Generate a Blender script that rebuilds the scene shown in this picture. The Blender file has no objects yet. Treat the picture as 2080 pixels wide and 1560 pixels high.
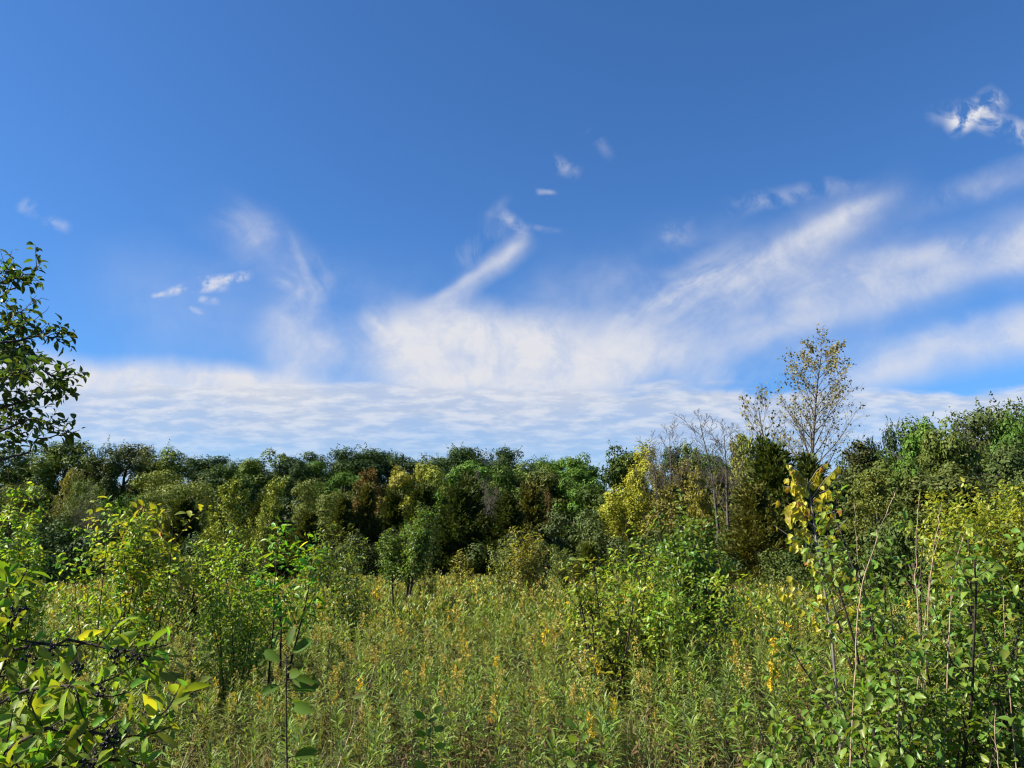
import bpy, math, random
import numpy as np
from math import radians, sin, cos, pi, tan

sc = bpy.context.scene
C = sc.collection
rng = np.random.default_rng(11)
R = random.Random(11)

# ------------------------------------------------------------------ camera
EYE = 1.75
PITCH = math.atan(310 / 1560)          # horizon sits at row 1090 of 1560
cam = bpy.data.cameras.new('camera')
cam.sensor_width = 36.0
cam.lens = 27.0
cam.clip_start = 0.05
cam.clip_end = 5000
camo = bpy.data.objects.new('camera', cam)
C.objects.link(camo)
camo.location = (0, 0, EYE)
camo.rotation_euler = (pi / 2 + PITCH, 0, 0)
sc.camera = camo


def ray(px, py):
    X = (px - 1040) / 1560
    Y = (780 - py) / 1560
    return X, cos(PITCH) - Y * sin(PITCH), sin(PITCH) + Y * cos(PITCH)


def at(px, py, d):
    x, y, z = ray(px, py)
    return np.array([x / y * d, d, EYE + z / y * d])


def ground_h(x, y):
    x = np.asarray(x, float)
    y = np.asarray(y, float)
    z = -0.037 * np.clip(y, -40, 62)
    z = z + 0.15 * np.clip(y - 64, 0, 60)
    z = z + 0.05 * np.sin(x * 0.33 + 1.0) * np.sin(y * 0.29) + 0.02 * np.sin(x * 1.3) * np.cos(y * 1.1)
    return z


# ------------------------------------------------------------------ meshes
def unit(a):
    a = np.asarray(a, float)
    return a / np.maximum(np.linalg.norm(a, axis=-1, keepdims=True), 1e-9)


class MB:
    def __init__(self):
        self.V, self.L, self.S, self.M, self.n = [], [], [], [], 0

    def add(self, v, faces, mat=0):
        v = np.asarray(v, np.float32).reshape(-1, 3)
        for f in faces:
            f = np.asarray(f, np.int32)
            if f.size == 0:
                continue
            self.L.append((f + self.n).ravel())
            self.S.append(np.full(len(f), f.shape[1], np.int32))
            self.M.append(np.full(len(f), mat, np.int32))
        self.V.append(v)
        self.n += len(v)

    def join(self, o, rot=0.0, scale=(1, 1, 1), loc=(0, 0, 0), lean=(0, 0)):
        for v in o.V:
            pass
        v = o.verts() * np.asarray(scale, np.float32)
        c, s = cos(rot), sin(rot)
        x = v[:, 0] * c - v[:, 1] * s + v[:, 2] * lean[0]
        y = v[:, 0] * s + v[:, 1] * c + v[:, 2] * lean[1]
        w = np.stack([x + loc[0], y + loc[1], v[:, 2] + loc[2]], 1).astype(np.float32)
        l, sz, m = o.flat()
        self.V.append(w)
        self.L.append(l + self.n)
        self.S.append(sz)
        self.M.append(m)
        self.n += len(w)

    def verts(self):
        if len(self.V) > 1:
            self.V = [np.concatenate(self.V)]
        return self.V[0]

    def flat(self):
        if len(self.L) > 1:
            self.L = [np.concatenate(self.L)]
            self.S = [np.concatenate(self.S)]
            self.M = [np.concatenate(self.M)]
        return self.L[0], self.S[0], self.M[0]

    def tube(self, pts, rad, sides=5, mat=0):
        pts = np.asarray(pts, float)
        rad = np.broadcast_to(np.asarray(rad, float), (len(pts),))
        t = unit(np.gradient(pts, axis=0))
        ref = np.where(np.abs(t[:, 2:3]) > 0.9, np.array([[1.0, 0, 0]]), np.array([[0, 0, 1.0]]))
        a = unit(np.cross(t, ref))
        b = np.cross(t, a)
        th = np.arange(sides) * 2 * pi / sides
        v = pts[:, None] + rad[:, None, None] * (a[:, None] * np.cos(th)[None, :, None] + b[:, None] * np.sin(th)[None, :, None])
        k = len(pts)
        i = np.arange(k - 1)[:, None] * sides
        j = np.arange(sides)[None]
        f = np.stack([i + j, i + (j + 1) % sides, i + sides + (j + 1) % sides, i + sides + j], -1).reshape(-1, 4)
        self.add(v.reshape(-1, 3), [f], mat)

    def leaves(self, pos, d, nrm, ln, wd, tm, mat=0):
        pos = np.asarray(pos, float).reshape(-1, 3)
        N = len(pos)
        if N == 0:
            return
        Y = unit(np.asarray(d, float).reshape(-1, 3))
        Z = np.asarray(nrm, float).reshape(-1, 3)
        Z = unit(Z - (Z * Y).sum(1, keepdims=True) * Y)
        X = np.cross(Y, Z)
        ln = np.broadcast_to(np.asarray(ln, float), (N,))[:, None, None]
        wd = np.broadcast_to(np.asarray(wd, float), (N,))[:, None, None]
        tv, tf = tm
        v = pos[:, None] + tv[None, :, 0:1] * wd * X[:, None] + tv[None, :, 1:2] * ln * Y[:, None] + (tv[None, :, 2:3] * ln + (tv[None, :, 3:4] * wd if tv.shape[1] > 3 else 0)) * Z[:, None]
        K = len(tv)
        off = (np.arange(N) * K)[:, None, None]
        self.add(v.reshape(-1, 3), [(np.asarray(f)[None] + off).reshape(-1, np.asarray(f).shape[1]) for f in tf], mat)

    def mesh(self, name, mats, smooth=False):
        me = bpy.data.meshes.new(name)
        v = self.verts()
        l, s, m = self.flat()
        me.vertices.add(len(v))
        me.vertices.foreach_set('co', v.ravel())
        me.loops.add(len(l))
        me.loops.foreach_set('vertex_index', l)
        me.polygons.add(len(s))
        st = np.zeros(len(s), np.int32)
        st[1:] = np.cumsum(s)[:-1]
        me.polygons.foreach_set('loop_start', st)
        for x in mats:
            me.materials.append(x)
        me.polygons.foreach_set('material_index', m)
        if smooth:
            me.polygons.foreach_set('use_smooth', np.ones(len(s), bool))
        me.update(calc_edges=True)
        return me


def tmpl(sections, droop=0.2, fold=0.1):
    v = [(0, 0, 0, 0)]
    for y, w in sections:
        zz = -droop * y * y
        v += [(-w, y, zz, fold * w * 4), (0, y, zz, 0), (w, y, zz, fold * w * 4)]
    v.append((0, 1, -droop, 0))
    n = len(sections)
    tri = [(0, 3, 2), (0, 2, 1)]
    quad = []
    for k in range(n - 1):
        a = 1 + 3 * k
        quad += [(a, a + 1, a + 4, a + 3), (a + 1, a + 2, a + 5, a + 4)]
    a = 1 + 3 * (n - 1)
    tip = 1 + 3 * n
    tri += [(a, a + 1, tip), (a + 1, a + 2, tip)]
    return np.array(v, float), [tri, quad]


T_FAR = (np.array([(0, 0, 0), (.5, .42, .07), (0, 1, -.08), (-.5, .42, .07)], float), [[(0, 1, 2, 3)]])
T_OVAL = tmpl([(.22, .36), (.52, .5), (.8, .3)], .22, .14)
T_HEART = tmpl([(.06, .34), (.3, .52), (.62, .36), (.84, .14)], .16, .10)
T_LANCE = tmpl([(.35, .5), (.7, .34)], .35, .10)
T_WIDE = tmpl([(.18, .3), (.45, .48), (.72, .46), (.9, .26)], .12, .12)
T_THIN = (np.array([(-.5, 0, 0), (.5, 0, 0), (.38, .5, -.04), (-.38, .5, -.04), (0, 1, -.25)], float), [[(0, 1, 2, 3)], [(3, 2, 4)]])


def obj(name, me, parent=None, color=None):
    o = bpy.data.objects.new(name, me)
    C.objects.link(o)
    if parent is not None:
        o.parent = parent
    if color is not None:
        o.color = (color[0], color[1], color[2], 1)
    return o


def thing(name, label, cat, loc=(0, 0, 0), rz=0.0, scale=(1, 1, 1), group=None):
    o = bpy.data.objects.new(name, None)
    C.objects.link(o)
    o.empty_display_size = 0.2
    o.location = loc
    o.rotation_euler = (0, 0, rz)
    o.scale = scale
    o['label'] = label
    o['category'] = cat
    if group:
        o['group'] = group
    return o


# ------------------------------------------------------------------ materials
def nodes_of(m):
    m.use_nodes = True
    nt = m.node_tree
    nt.nodes.clear()
    return nt


def foliage(name, base=None, hv=.05, vv=.6, trans=.38, rough=.5, spec=.3, rare=None, rare_at=.9, patch=None, tcol=(1.35, 1.25, .45), spots=0):
    m = bpy.data.materials.new(name)
    nt = nodes_of(m)
    N, K = nt.nodes.new, nt.links.new
    geo = N('ShaderNodeNewGeometry')
    rnd = geo.outputs['Random Per Island']
    if base is None:
        oi = N('ShaderNodeObjectInfo')
        col = oi.outputs['Color']
    else:
        rgb = N('ShaderNodeRGB')
        rgb.outputs[0].default_value = (*base, 1)
        col = rgb.outputs[0]
    if patch:
        tc = N('ShaderNodeTexCoord')
        nz = N('ShaderNodeTexNoise')
        nz.inputs['Scale'].default_value = patch[1]
        nz.inputs['Detail'].default_value = 3
        K(tc.outputs['Object'], nz.inputs['Vector'])
        mr = N('ShaderNodeMapRange')
        mr.inputs['From Min'].default_value = .42
        mr.inputs['From Max'].default_value = .62
        K(nz.outputs['Fac'], mr.inputs['Value'])
        mx = N('ShaderNodeMixRGB')
        K(mr.outputs[0], mx.inputs[0])
        K(col, mx.inputs[1])
        mx.inputs[2].default_value = (*patch[0], 1)
        col = mx.outputs[0]
    if rare:
        gt = N('ShaderNodeMath')
        gt.operation = 'GREATER_THAN'
        gt.inputs[1].default_value = rare_at
        K(rnd, gt.inputs[0])
        mx = N('ShaderNodeMixRGB')
        K(gt.outputs[0], mx.inputs[0])
        K(col, mx.inputs[1])
        mx.inputs[2].default_value = (*rare, 1)
        col = mx.outputs[0]
    m2 = N('ShaderNodeMath')
    m2.operation = 'MULTIPLY'
    m2.inputs[1].default_value = 17.31
    K(rnd, m2.inputs[0])
    fr = N('ShaderNodeMath')
    fr.operation = 'FRACT'
    K(m2.outputs[0], fr.inputs[0])
    hs = N('ShaderNodeHueSaturation')
    h1 = N('ShaderNodeMapRange')
    h1.inputs['To Min'].default_value = .5 - hv * .6
    h1.inputs['To Max'].default_value = .5 + hv
    K(rnd, h1.inputs['Value'])
    v1 = N('ShaderNodeMapRange')
    v1.inputs['To Min'].default_value = 1 - vv * .5
    v1.inputs['To Max'].default_value = 1 + vv * .6
    K(fr.outputs[0], v1.inputs['Value'])
    K(h1.outputs[0], hs.inputs['Hue'])
    K(v1.outputs[0], hs.inputs['Value'])
    K(col, hs.inputs['Color'])
    if spots:
        tc2 = N('ShaderNodeTexCoord')
        ns = N('ShaderNodeTexNoise')
        ns.inputs['Scale'].default_value = spots
        ns.inputs['Detail'].default_value = 2
        K(tc2.outputs['Object'], ns.inputs['Vector'])
        sm = N('ShaderNodeMapRange')
        sm.inputs['From Min'].default_value = .60
        sm.inputs['From Max'].default_value = .70
        sm.inputs['To Max'].default_value = .75
        K(ns.outputs['Fac'], sm.inputs['Value'])
        sx = N('ShaderNodeMixRGB')
        K(sm.outputs[0], sx.inputs[0])
        K(hs.outputs[0], sx.inputs[1])
        sx.inputs[2].default_value = (.10, .065, .02, 1)
        hs = sx
    p = N('ShaderNodeBsdfPrincipled')
    p.inputs['Roughness'].default_value = rough
    p.inputs['Specular IOR Level'].default_value = spec
    K(hs.outputs[0], p.inputs['Base Color'])
    tm = N('ShaderNodeMixRGB')
    tm.blend_type = 'MULTIPLY'
    tm.inputs[0].default_value = 1
    tm.inputs[2].default_value = (*tcol, 1)
    K(hs.outputs[0], tm.inputs[1])
    tr = N('ShaderNodeBsdfTranslucent')
    K(tm.outputs[0], tr.inputs['Color'])
    mix = N('ShaderNodeMixShader')
    mix.inputs[0].default_value = trans
    K(p.outputs[0], mix.inputs[1])
    K(tr.outputs[0], mix.inputs[2])
    out = N('ShaderNodeOutputMaterial')
    K(mix.outputs[0], out.inputs['Surface'])
    return m


def bark(name, a, b, scale=6.0, rough=.85):
    m = bpy.data.materials.new(name)
    nt = nodes_of(m)
    N, K = nt.nodes.new, nt.links.new
    tc = N('ShaderNodeTexCoord')
    mp = N('ShaderNodeMapping')
    mp.inputs['Scale'].default_value = (scale, scale, scale * .25)
    K(tc.outputs['Object'], mp.inputs['Vector'])
    nz = N('ShaderNodeTexNoise')
    nz.inputs['Scale'].default_value = 3
    nz.inputs['Detail'].default_value = 6
    K(mp.outputs[0], nz.inputs['Vector'])
    cr = N('ShaderNodeValToRGB')
    cr.color_ramp.elements[0].position = .35
    cr.color_ramp.elements[0].color = (*a, 1)
    cr.color_ramp.elements[1].position = .68
    cr.color_ramp.elements[1].color = (*b, 1)
    K(nz.outputs['Fac'], cr.inputs[0])
    p = N('ShaderNodeBsdfPrincipled')
    p.inputs['Roughness'].default_value = rough
    p.inputs['Specular IOR Level'].default_value = .2
    K(cr.outputs[0], p.inputs['Base Color'])
    bp = N('ShaderNodeBump')
    bp.inputs['Strength'].default_value = .5
    bp.inputs['Distance'].default_value = .02
    K(nz.outputs['Fac'], bp.inputs['Height'])
    K(bp.outputs[0], p.inputs['Normal'])
    out = N('ShaderNodeOutputMaterial')
    K(p.outputs[0], out.inputs['Surface'])
    return m


M_TREE = foliage('tree_foliage', None, hv=.03, vv=.5, trans=.17, rough=.55, spec=.12)
M_CEDAR = foliage('cedar_foliage', None, hv=.04, vv=.8, trans=.2, rough=.7, spec=.15)
M_SHRUB = foliage('shrub_leaf', None, hv=.045, vv=.7, trans=.45, rough=.4, spec=.33, spots=55)
M_SHRUBY = foliage('shrub_leaf_turning', None, hv=.06, vv=.7, trans=.48, rough=.4, spec=.33, rare=(.34, .24, .03), rare_at=.955, spots=55)
M_SEED = foliage('sapling_leaf', None, hv=.02, vv=.4, trans=.5, rough=.55, spec=.12, spots=40)
M_YELLOW = foliage('yellow_leaf', None, hv=.025, vv=.5, trans=.5, rough=.45, spec=.4, rare=(.42, .16, .05), rare_at=.95, spots=45, tcol=(1.2, 1.0, .4))
M_BARK = bark('bark_brown', (.035, .028, .02), (.11, .09, .065))
M_BARKG = bark('bark_grey', (.10, .09, .075), (.26, .235, .2))
M_BARKD = bark('bark_dark', (.018, .014, .012), (.06, .045, .035), 20)
M_TWIG = bark('twig_pale', (.15, .10, .065), (.36, .27, .18), 30)
M_STALK = bark('dead_stalk_straw', (.15, .10, .065), (.40, .30, .20), 30)
M_TWIGG = bark('dead_twig_grey', (.05, .042, .035), (.12, .10, .085), 8)
M_BERRY = bark('berry_black', (.004, .004, .006), (.012, .008, .012), 40, .25)

M_GL = foliage('goldenrod_leaf', (.145, .205, .034), hv=.045, vv=.8, trans=.36, rough=.5, spec=.35, patch=((.19, .21, .045), .35))
M_GB = foliage('wormwood_leaf', (.14, .19, .07), hv=.03, vv=.6, trans=.3, rough=.6, spec=.2, tcol=(1.2, 1.2, .7))
M_GD = foliage('dry_leaf', (.12, .08, .04), hv=.02, vv=.9, trans=.25, rough=.8, spec=.1, tcol=(1.2, 1.0, .7))
M_GF = foliage('goldenrod_plume_faded', (.40, .31, .08), hv=.03, vv=.6, trans=.3, rough=.8, spec=.1, tcol=(1.2, 1.0, .6))
M_GY = foliage('goldenrod_plume_bright', (.60, .40, .03), hv=.02, vv=.4, trans=.3, rough=.7, spec=.1, tcol=(1.2, 1.0, .5))
M_GS = foliage('goldenrod_stem', (.10, .07, .035), hv=.03, vv=.8, trans=.0, rough=.7, spec=.2)
M_GT = foliage('far_meadow_leaf', (.20, .215, .05), hv=.035, vv=.7, trans=.33, rough=.6, spec=.2, patch=((.25, .215, .06), .12))
M_GRASS = foliage('grass_blade', (.13, .165, .05), hv=.05, vv=.8, trans=.4, rough=.45, spec=.35, rare=(.30, .25, .12), rare_at=.72)


# ------------------------------------------------------------------ ground
def make_ground():
    xs = np.concatenate([np.linspace(-900, -90, 16), np.linspace(-80, 80, 161), np.linspace(90, 900, 16)])
    ys = np.concatenate([np.linspace(-300, -12, 12), np.linspace(-10, 130, 176), np.linspace(150, 1800, 22)])
    X, Y = np.meshgrid(xs, ys)
    Z = ground_h(X, Y) - 0.02 * np.clip(Y - 160, 0, None)
    v = np.stack([X, Y, Z], -1).reshape(-1, 3)
    nx, ny = len(xs), len(ys)
    i = np.arange(ny - 1)[:, None] * nx + np.arange(nx - 1)[None]
    f = np.stack([i, i + 1, i + nx + 1, i + nx], -1).reshape(-1, 4)
    mb = MB()
    mb.add(v, [f])
    m = bpy.data.materials.new('meadow_soil')
    nt = nodes_of(m)
    N, K = nt.nodes.new, nt.links.new
    tc = N('ShaderNodeTexCoord')
    n1 = N('ShaderNodeTexNoise')
    n1.inputs['Scale'].default_value = 2.2
    n1.inputs['Detail'].default_value = 8
    K(tc.outputs['Object'], n1.inputs['Vector'])
    cr = N('ShaderNodeValToRGB')
    e = cr.color_ramp.elements
    e[0].position, e[0].color = .3, (.035, .028, .012, 1)
    e[1].position, e[1].color = .7, (.10, .08, .032, 1)
    x = cr.color_ramp.elements.new(.5)
    x.color = (.055, .06, .016, 1)
    K(n1.outputs['Fac'], cr.inputs[0])
    p = N('ShaderNodeBsdfPrincipled')
    p.inputs['Roughness'].default_value = .95
    K(cr.outputs[0], p.inputs['Base Color'])
    o = N('ShaderNodeOutputMaterial')
    K(p.outputs[0], o.inputs['Surface'])
    g = obj('ground', mb.mesh('ground', [m], True))
    g['kind'] = 'structure'


make_ground()


# ------------------------------------------------------------------ branching
def frame(d):
    d = unit(d)
    ref = np.array([0, 0, 1.0]) if abs(d[2]) < .9 else np.array([1.0, 0, 0])
    a = unit(np.cross(d, ref))
    return a, np.cross(d, a)


def grow(out, r, p, d, L, rad, lvl, P):
    ns = max(3, int(L / P['seg'][lvl]))
    pts = [np.array(p, float)]
    d = unit(d)
    for i in range(ns):
        d = unit(d + np.array([r.gauss(0, 1), r.gauss(0, 1), r.gauss(0, 1)]) * P['wig'][lvl] + np.array([0, 0, P['up'][lvl]]))
        pts.append(pts[-1] + d * L / ns)
    pts = np.array(pts)
    end = P['end'][lvl]
    radii = rad * (1 - (1 - end) * np.linspace(0, 1, ns + 1))
    out.append((pts, radii, lvl))
    if lvl + 1 < len(P['seg']):
        n = P['n'][lvl]
        az = r.uniform(0, 6.28)
        for k in range(n):
            t = P['t0'][lvl] + (1 - P['t0'][lvl]) * (k + r.uniform(0.1, .9)) / n
            x = t * ns
            i = min(int(x), ns - 1)
            q = pts[i] + (pts[i + 1] - pts[i]) * (x - i)
            dd = unit(pts[i + 1] - pts[i])
            a, b = frame(dd)
            az += 2.4 + r.uniform(-.5, .5)
            ang = P['ang'][lvl] * r.uniform(.75, 1.25)
            cd = dd * cos(ang) + (a * cos(az) + b * sin(az)) * sin(ang)
            sh = P['shape'][lvl](t)
            cl = L * P['lr'][lvl] * sh * r.uniform(.75, 1.2)
            cr_ = min(radii[i] * P['rr'][lvl], radii[i] * .9)
            grow(out, r, q, cd, cl, cr_, lvl + 1, P)


def tubes(mb, br, sides=(7, 5, 4, 3, 3), mat=0, minr=0):
    for pts, rad, l in br:
        mb.tube(pts, np.maximum(rad, minr), sides[min(l, len(sides) - 1)], mat)


# ------------------------------------------------------------------ tree kinds (each: trunk mesh, crown mesh, nominal height, nominal width)
KIND = {}


def rand_unit(n):
    return unit(rng.normal(size=(n, 3)))


def blob_leaves(mb, blobs, n, ls, wfac=.62, up=.22, shell=.72, gap=.38, mat=0, flat=1.0):
    cs = np.array([b[0] for b in blobs], float)
    rs = np.array([b[1] for b in blobs], float)
    area = (rs[:, 0] * rs[:, 1] + rs[:, 0] * rs[:, 2] + rs[:, 1] * rs[:, 2])
    w = area / area.sum()
    bi = rng.choice(len(blobs), n, p=w)
    u = rand_unit(n)
    # clumped directions: snap part of them toward cluster directions of each blob
    cl = rand_unit(len(blobs) * 40).reshape(len(blobs), 40, 3)
    pick = cl[bi, rng.integers(0, 40, n)]
    k = rng.random(n)[:, None] < .72
    u = np.where(k, unit(pick + rng.normal(size=(n, 3)) * .17), u)
    bump = 1 + .18 * np.sin(u[:, 0] * 7 + bi) * np.sin(u[:, 1] * 6 + bi * 2.1) * np.sin(u[:, 2] * 8)
    rad = (shell + (1.04 - shell) * rng.random(n) ** .6) * bump
    pos = cs[bi] + u * rs[bi] * rad[:, None]
    nrm = unit(u + rng.normal(size=(n, 3)) * .24 + np.array([0, 0, up]))
    d = rng.normal(size=(n, 3)) + np.array([0, 0, -.3])
    d = unit(d - .9 * (d * nrm).sum(1, keepdims=True) * nrm)
    s = ls * (.65 + .7 * rng.random(n))
    mb.leaves(pos, d, nrm, s, s * wfac, T_FAR, mat)


def simple_trunk(H, r0, limbs=6, seed=1, base=.3, spread=.5):
    r = random.Random(seed)
    P = dict(seg=(.8, .5), wig=(.05, .12), up=(.05, .06), end=(.35, .3), n=(limbs,), t0=(base,), ang=(.75,), lr=(spread,), rr=(.55,),
             shape=(lambda t: 1.25 - t * .8,))
    br = []
    grow(br, r, (0, 0, -.4), (0, 0, 1), H * .82, r0, 0, P)
    mb = MB()
    tubes(mb, br, (7, 5))
    return mb


def add_kind(kind, tr, cr, H, W, tm=M_BARK, cm=M_TREE):
    v = (cr or tr).verts()
    if kind.startswith(('cottonwood', 'bare')):
        v = tr.verts()
    H = float(np.percentile(v[:, 2], 99.7))
    W = float(2 * np.percentile(np.hypot(v[:, 0], v[:, 1]), 97.5)) if cr and not kind.startswith('cottonwood') else float(2 * np.percentile(np.hypot(v[:, 0], v[:, 1]), 99.3))
    KIND.setdefault(kind, []).append((tr.mesh(kind + '_trunk', [tm], True), cr.mesh(kind + '_crown', [cm]) if cr else None, H, W))


def broad(kind, seed, H=11., W=8., nb=26, n=15000, ls=.25, base=.16, pw=.9, wide=.55, rb=(.12, .24), gap=.4, flat=.8):
    global rng
    rng = np.random.default_rng(seed)
    blobs = []
    nl = max(6, nb // 4)
    for i in range(nl):
        t = base + (1 - base) * ((i + rng.random()) / nl) ** pw * .88
        s = (t - base) / (1 - base)
        prof = math.sqrt(max(0.03, 1 - ((s - wide) / (1.04 - wide if s > wide else wide + .28)) ** 2))
        az = i * 2.4 + rng.normal() * .5
        RL = W * rng.uniform(.19, .28) * (.6 + .4 * prof)
        rr = max(0, W * .5 * prof - RL * .8) * rng.uniform(.75, 1.1)
        c = np.array([cos(az) * rr, sin(az) * rr, H * t])
        k = 7
        for j in range(k):
            u = unit(rng.normal(size=3) + np.array([cos(az) * .5, sin(az) * .5, .35]))
            sb = RL * rng.uniform(.36, .6)
            p = c + u * np.array([RL, RL, RL * flat]) * .68
            blobs.append((tuple(p), (sb * 1.1, sb * 1.1, sb * flat)))
        blobs.append((tuple(c), (RL * .7, RL * .7, RL * .7 * flat)))
    blobs.append(((0, 0, H * .9), (W * .14, W * .14, H * .1)))
    mb = MB()
    blob_leaves(mb, blobs, n, ls)
    # stray leading shoots that break the outline
    m = n // 14
    bi = rng.integers(0, len(blobs), m // 12 + 1)
    for b in bi:
        u = unit(rng.normal(size=3) + np.array([0, 0, .6]))
        c = np.array(blobs[b][0]) + u * np.array(blobs[b][1]) * .95
        k = 12
        q = c + u * np.linspace(0, H * .075, k)[:, None] + rng.normal(size=(k, 3)) * .07
        mb.leaves(q, rng.normal(size=(k, 3)) + u, rng.normal(size=(k, 3)) + np.array([0, 0, .5]), ls * .9, ls * .55, T_FAR)
    add_kind(kind, simple_trunk(H, .16 + H * .008, 9, seed, .22, .42), mb, H, W)


for s in range(4):
    broad('oak', 20 + s, 11, 8.6, 40, 19000, .24, .02, .75, .55, (.09, .19))
for s in range(3):
    broad('maple', 40 + s, 11, 6.6, 40, 17000, .24, .06, .8, .42, (.08, .14), flat=.9)
for s in range(3):
    broad('poplar', 60 + s, 12, 4.6, 40, 13000, .2, .05, .9, .5, (.06, .10), flat=1.5)
for s in range(2):
    broad('willow', 80 + s, 9, 8.6, 34, 20000, .17, .02, .9, .42, (.10, .18), flat=.75)
for s in range(3):
    broad('bush', 100 + s, 3.2, 4.2, 26, 7000, .14, .0, .9, .35, (.13, .24), flat=.9)


def loose(seed, H=9., W=5.):
    """airy young tree: real branches carrying leaf sprays, sky between them"""
    global rng
    rng = np.random.default_rng(seed)
    r = random.Random(seed)
    P = dict(seg=(.6, .4, .3), wig=(.06, .1, .15), up=(.05, .1, .06), end=(.12, .2, .3), n=(26, 7), t0=(.16, .25), ang=(.72, .7), lr=(.36, .45), rr=(.42, .5),
             shape=(lambda t: 1.15 - .85 * t, lambda t: 1.1 - .6 * t))
    br = []
    grow(br, r, (0, 0, -.3), (0, 0, 1), H, .12, 0, P)
    tr = MB()
    tubes(tr, br, (6, 4, 3))
    mb = MB()
    for pts, rad, l in br:
        if l == 0:
            continue
        k = 26 if l == 2 else 14
        t = rng.random(k) ** .7 * (len(pts) - 1)
        i = np.minimum(t.astype(int), len(pts) - 2)
        q = pts[i] + (pts[i + 1] - pts[i]) * (t - i)[:, None] + rng.normal(size=(k, 3)) * .14
        s = .2 * (.6 + .8 * rng.random(k))
        mb.leaves(q, rng.normal(size=(k, 3)) + np.array([0, 0, -.3]), rng.normal(size=(k, 3)) * .7 + np.array([0, 0, .6]), s, s * .6, T_FAR)
    add_kind('loose', tr, mb, H, W, M_BARKG)


for s in range(3):
    loose(120 + s)


def cedar(seed, H=8., W=4.4, npl=430):
    global rng
    rng = np.random.default_rng(seed)
    mb = MB()
    top_lean = rng.normal(size=2) * .25
    for i in range(npl):
        t = rng.random() ** 1.15
        z = H * (.02 + .93 * t)
        Rz = W * .5 * (1 - t) ** .72 * (.8 + .35 * sin(t * 21 + seed) * .5)
        az = rng.random() * 6.283
        out = np.array([cos(az), sin(az), 0])
        rr = Rz * (.25 + .75 * rng.random() ** .5)
        L = (.5 + .9 * rng.random()) * (1.15 - .45 * t) * H / 8
        p0 = out * max(0, rr - L * .5) + np.array([top_lean[0] * t, top_lean[1] * t, z])
        d0 = unit(out * (.9 - .5 * t) + np.array([0, 0, .55 + .5 * t]) + rng.normal(size=3) * .2)
        k = 40
        s = np.sort(rng.random(k))
        up = np.array([0, 0, .35])
        q = p0 + d0 * (s * L)[:, None] + up * (s ** 2 * L)[:, None]
        taper = (1.15 - s)
        off = rng.normal(size=(k, 3)) * (.12 * taper)[:, None]
        q = q + off
        dd = unit(d0 + up * s[:, None] + off * 3.2 + rng.normal(size=(k, 3)) * .25)
        ln = .2 * (.7 + .7 * rng.random(k))
        mb.leaves(q, dd, rng.normal(size=(k, 3)) + out * .5, ln, ln * .34, T_FAR)
    tr = MB()
    z = np.linspace(-.4, H * .97, 8)
    tr.tube(np.stack([top_lean[0] * z / H, top_lean[1] * z / H, z], 1), .14 * (1 - z / H * .96), 6)
    add_kind('cedar', tr, mb, H, W, M_BARK, M_CEDAR)


for s in range(4):
    cedar(140 + s)


def bare(kind, seed, H, W, fork=False, dense=1.0, leaf=0, n1=22, ang=.5, upb=.05, t0=.24, lr=.40, rr0=.42):
    global rng
    rng = np.random.default_rng(seed)
    r = random.Random(seed)
    br = []
    P = dict(seg=(.7, .5, .4, .3), wig=(.022, .035, .06, .1), up=(.02, upb, .05, .03), end=(.12, .16, .25, .4),
             n=(int(n1 * dense), int(7 * dense), 4), t0=(t0, .2, .2), ang=(ang, .55, .6), lr=(lr, .42, .42), rr=(rr0, .42, .55),
             shape=(lambda t: 1.1 - .78 * t, lambda t: 1.1 - .6 * t, lambda t: 1.0))
    if fork:
        for sx, ll in ((-1, 1.0), (1, .92)):
            grow(br, r, (sx * .12, 0, -.3), (sx * .07, 0.02 * sx, 1), H * ll, .085, 0, P)
    else:
        grow(br, r, (0, 0, -.3), (0, 0, 1), H, .09 + .008 * H, 0, P)
    tr = MB()
    tubes(tr, br, (8, 5, 3, 3), minr=.006)
    cr = None
    if leaf:
        cr = MB()
        for pts, rad, l in br:
            if l < 2:
                continue
            c = pts.mean(0)
            hz = min(1, max(0, c[2] / H))
            edge = min(1, math.hypot(c[0], c[1]) / (W * .5))
            k = r.random() * leaf * (hz ** 2.4 * 1.5 + .10 + .25 * edge * hz)
            k = int(k + r.random())
            if k <= 0:
                continue
            t = rng.random(k) ** .6 * (len(pts) - 1)
            i = np.minimum(t.astype(int), len(pts) - 2)
            q = pts[i] + (pts[i + 1] - pts[i]) * (t - i)[:, None] + rng.normal(size=(k, 3)) * .07
            s = .165 * (.7 + .6 * rng.random(k))
            cr.leaves(q, rng.normal(size=(k, 3)) + np.array([0, 0, -.6]), rng.normal(size=(k, 3)), s, s * .85, T_FAR)
    add_kind(kind, tr, cr, H, W, M_TWIGG)


bare('cottonwood', 7, 18., 6.2, False, 1.7, 2.3, 26, .78, .05, .26, .38)
bare('cottonwood_young', 9, 10., 5., False, 1.4, .5, 22, .75, .05, .26, .42)
bare('bare_tree', 3, 10, 3.2, True, 1.0, 0, 17, .5, .09, .5, .33, .3)
bare('bare_tree', 5, 10, 3.0, False, 1.0, 0, 20, .5, .09, .5, .33, .3)


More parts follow.
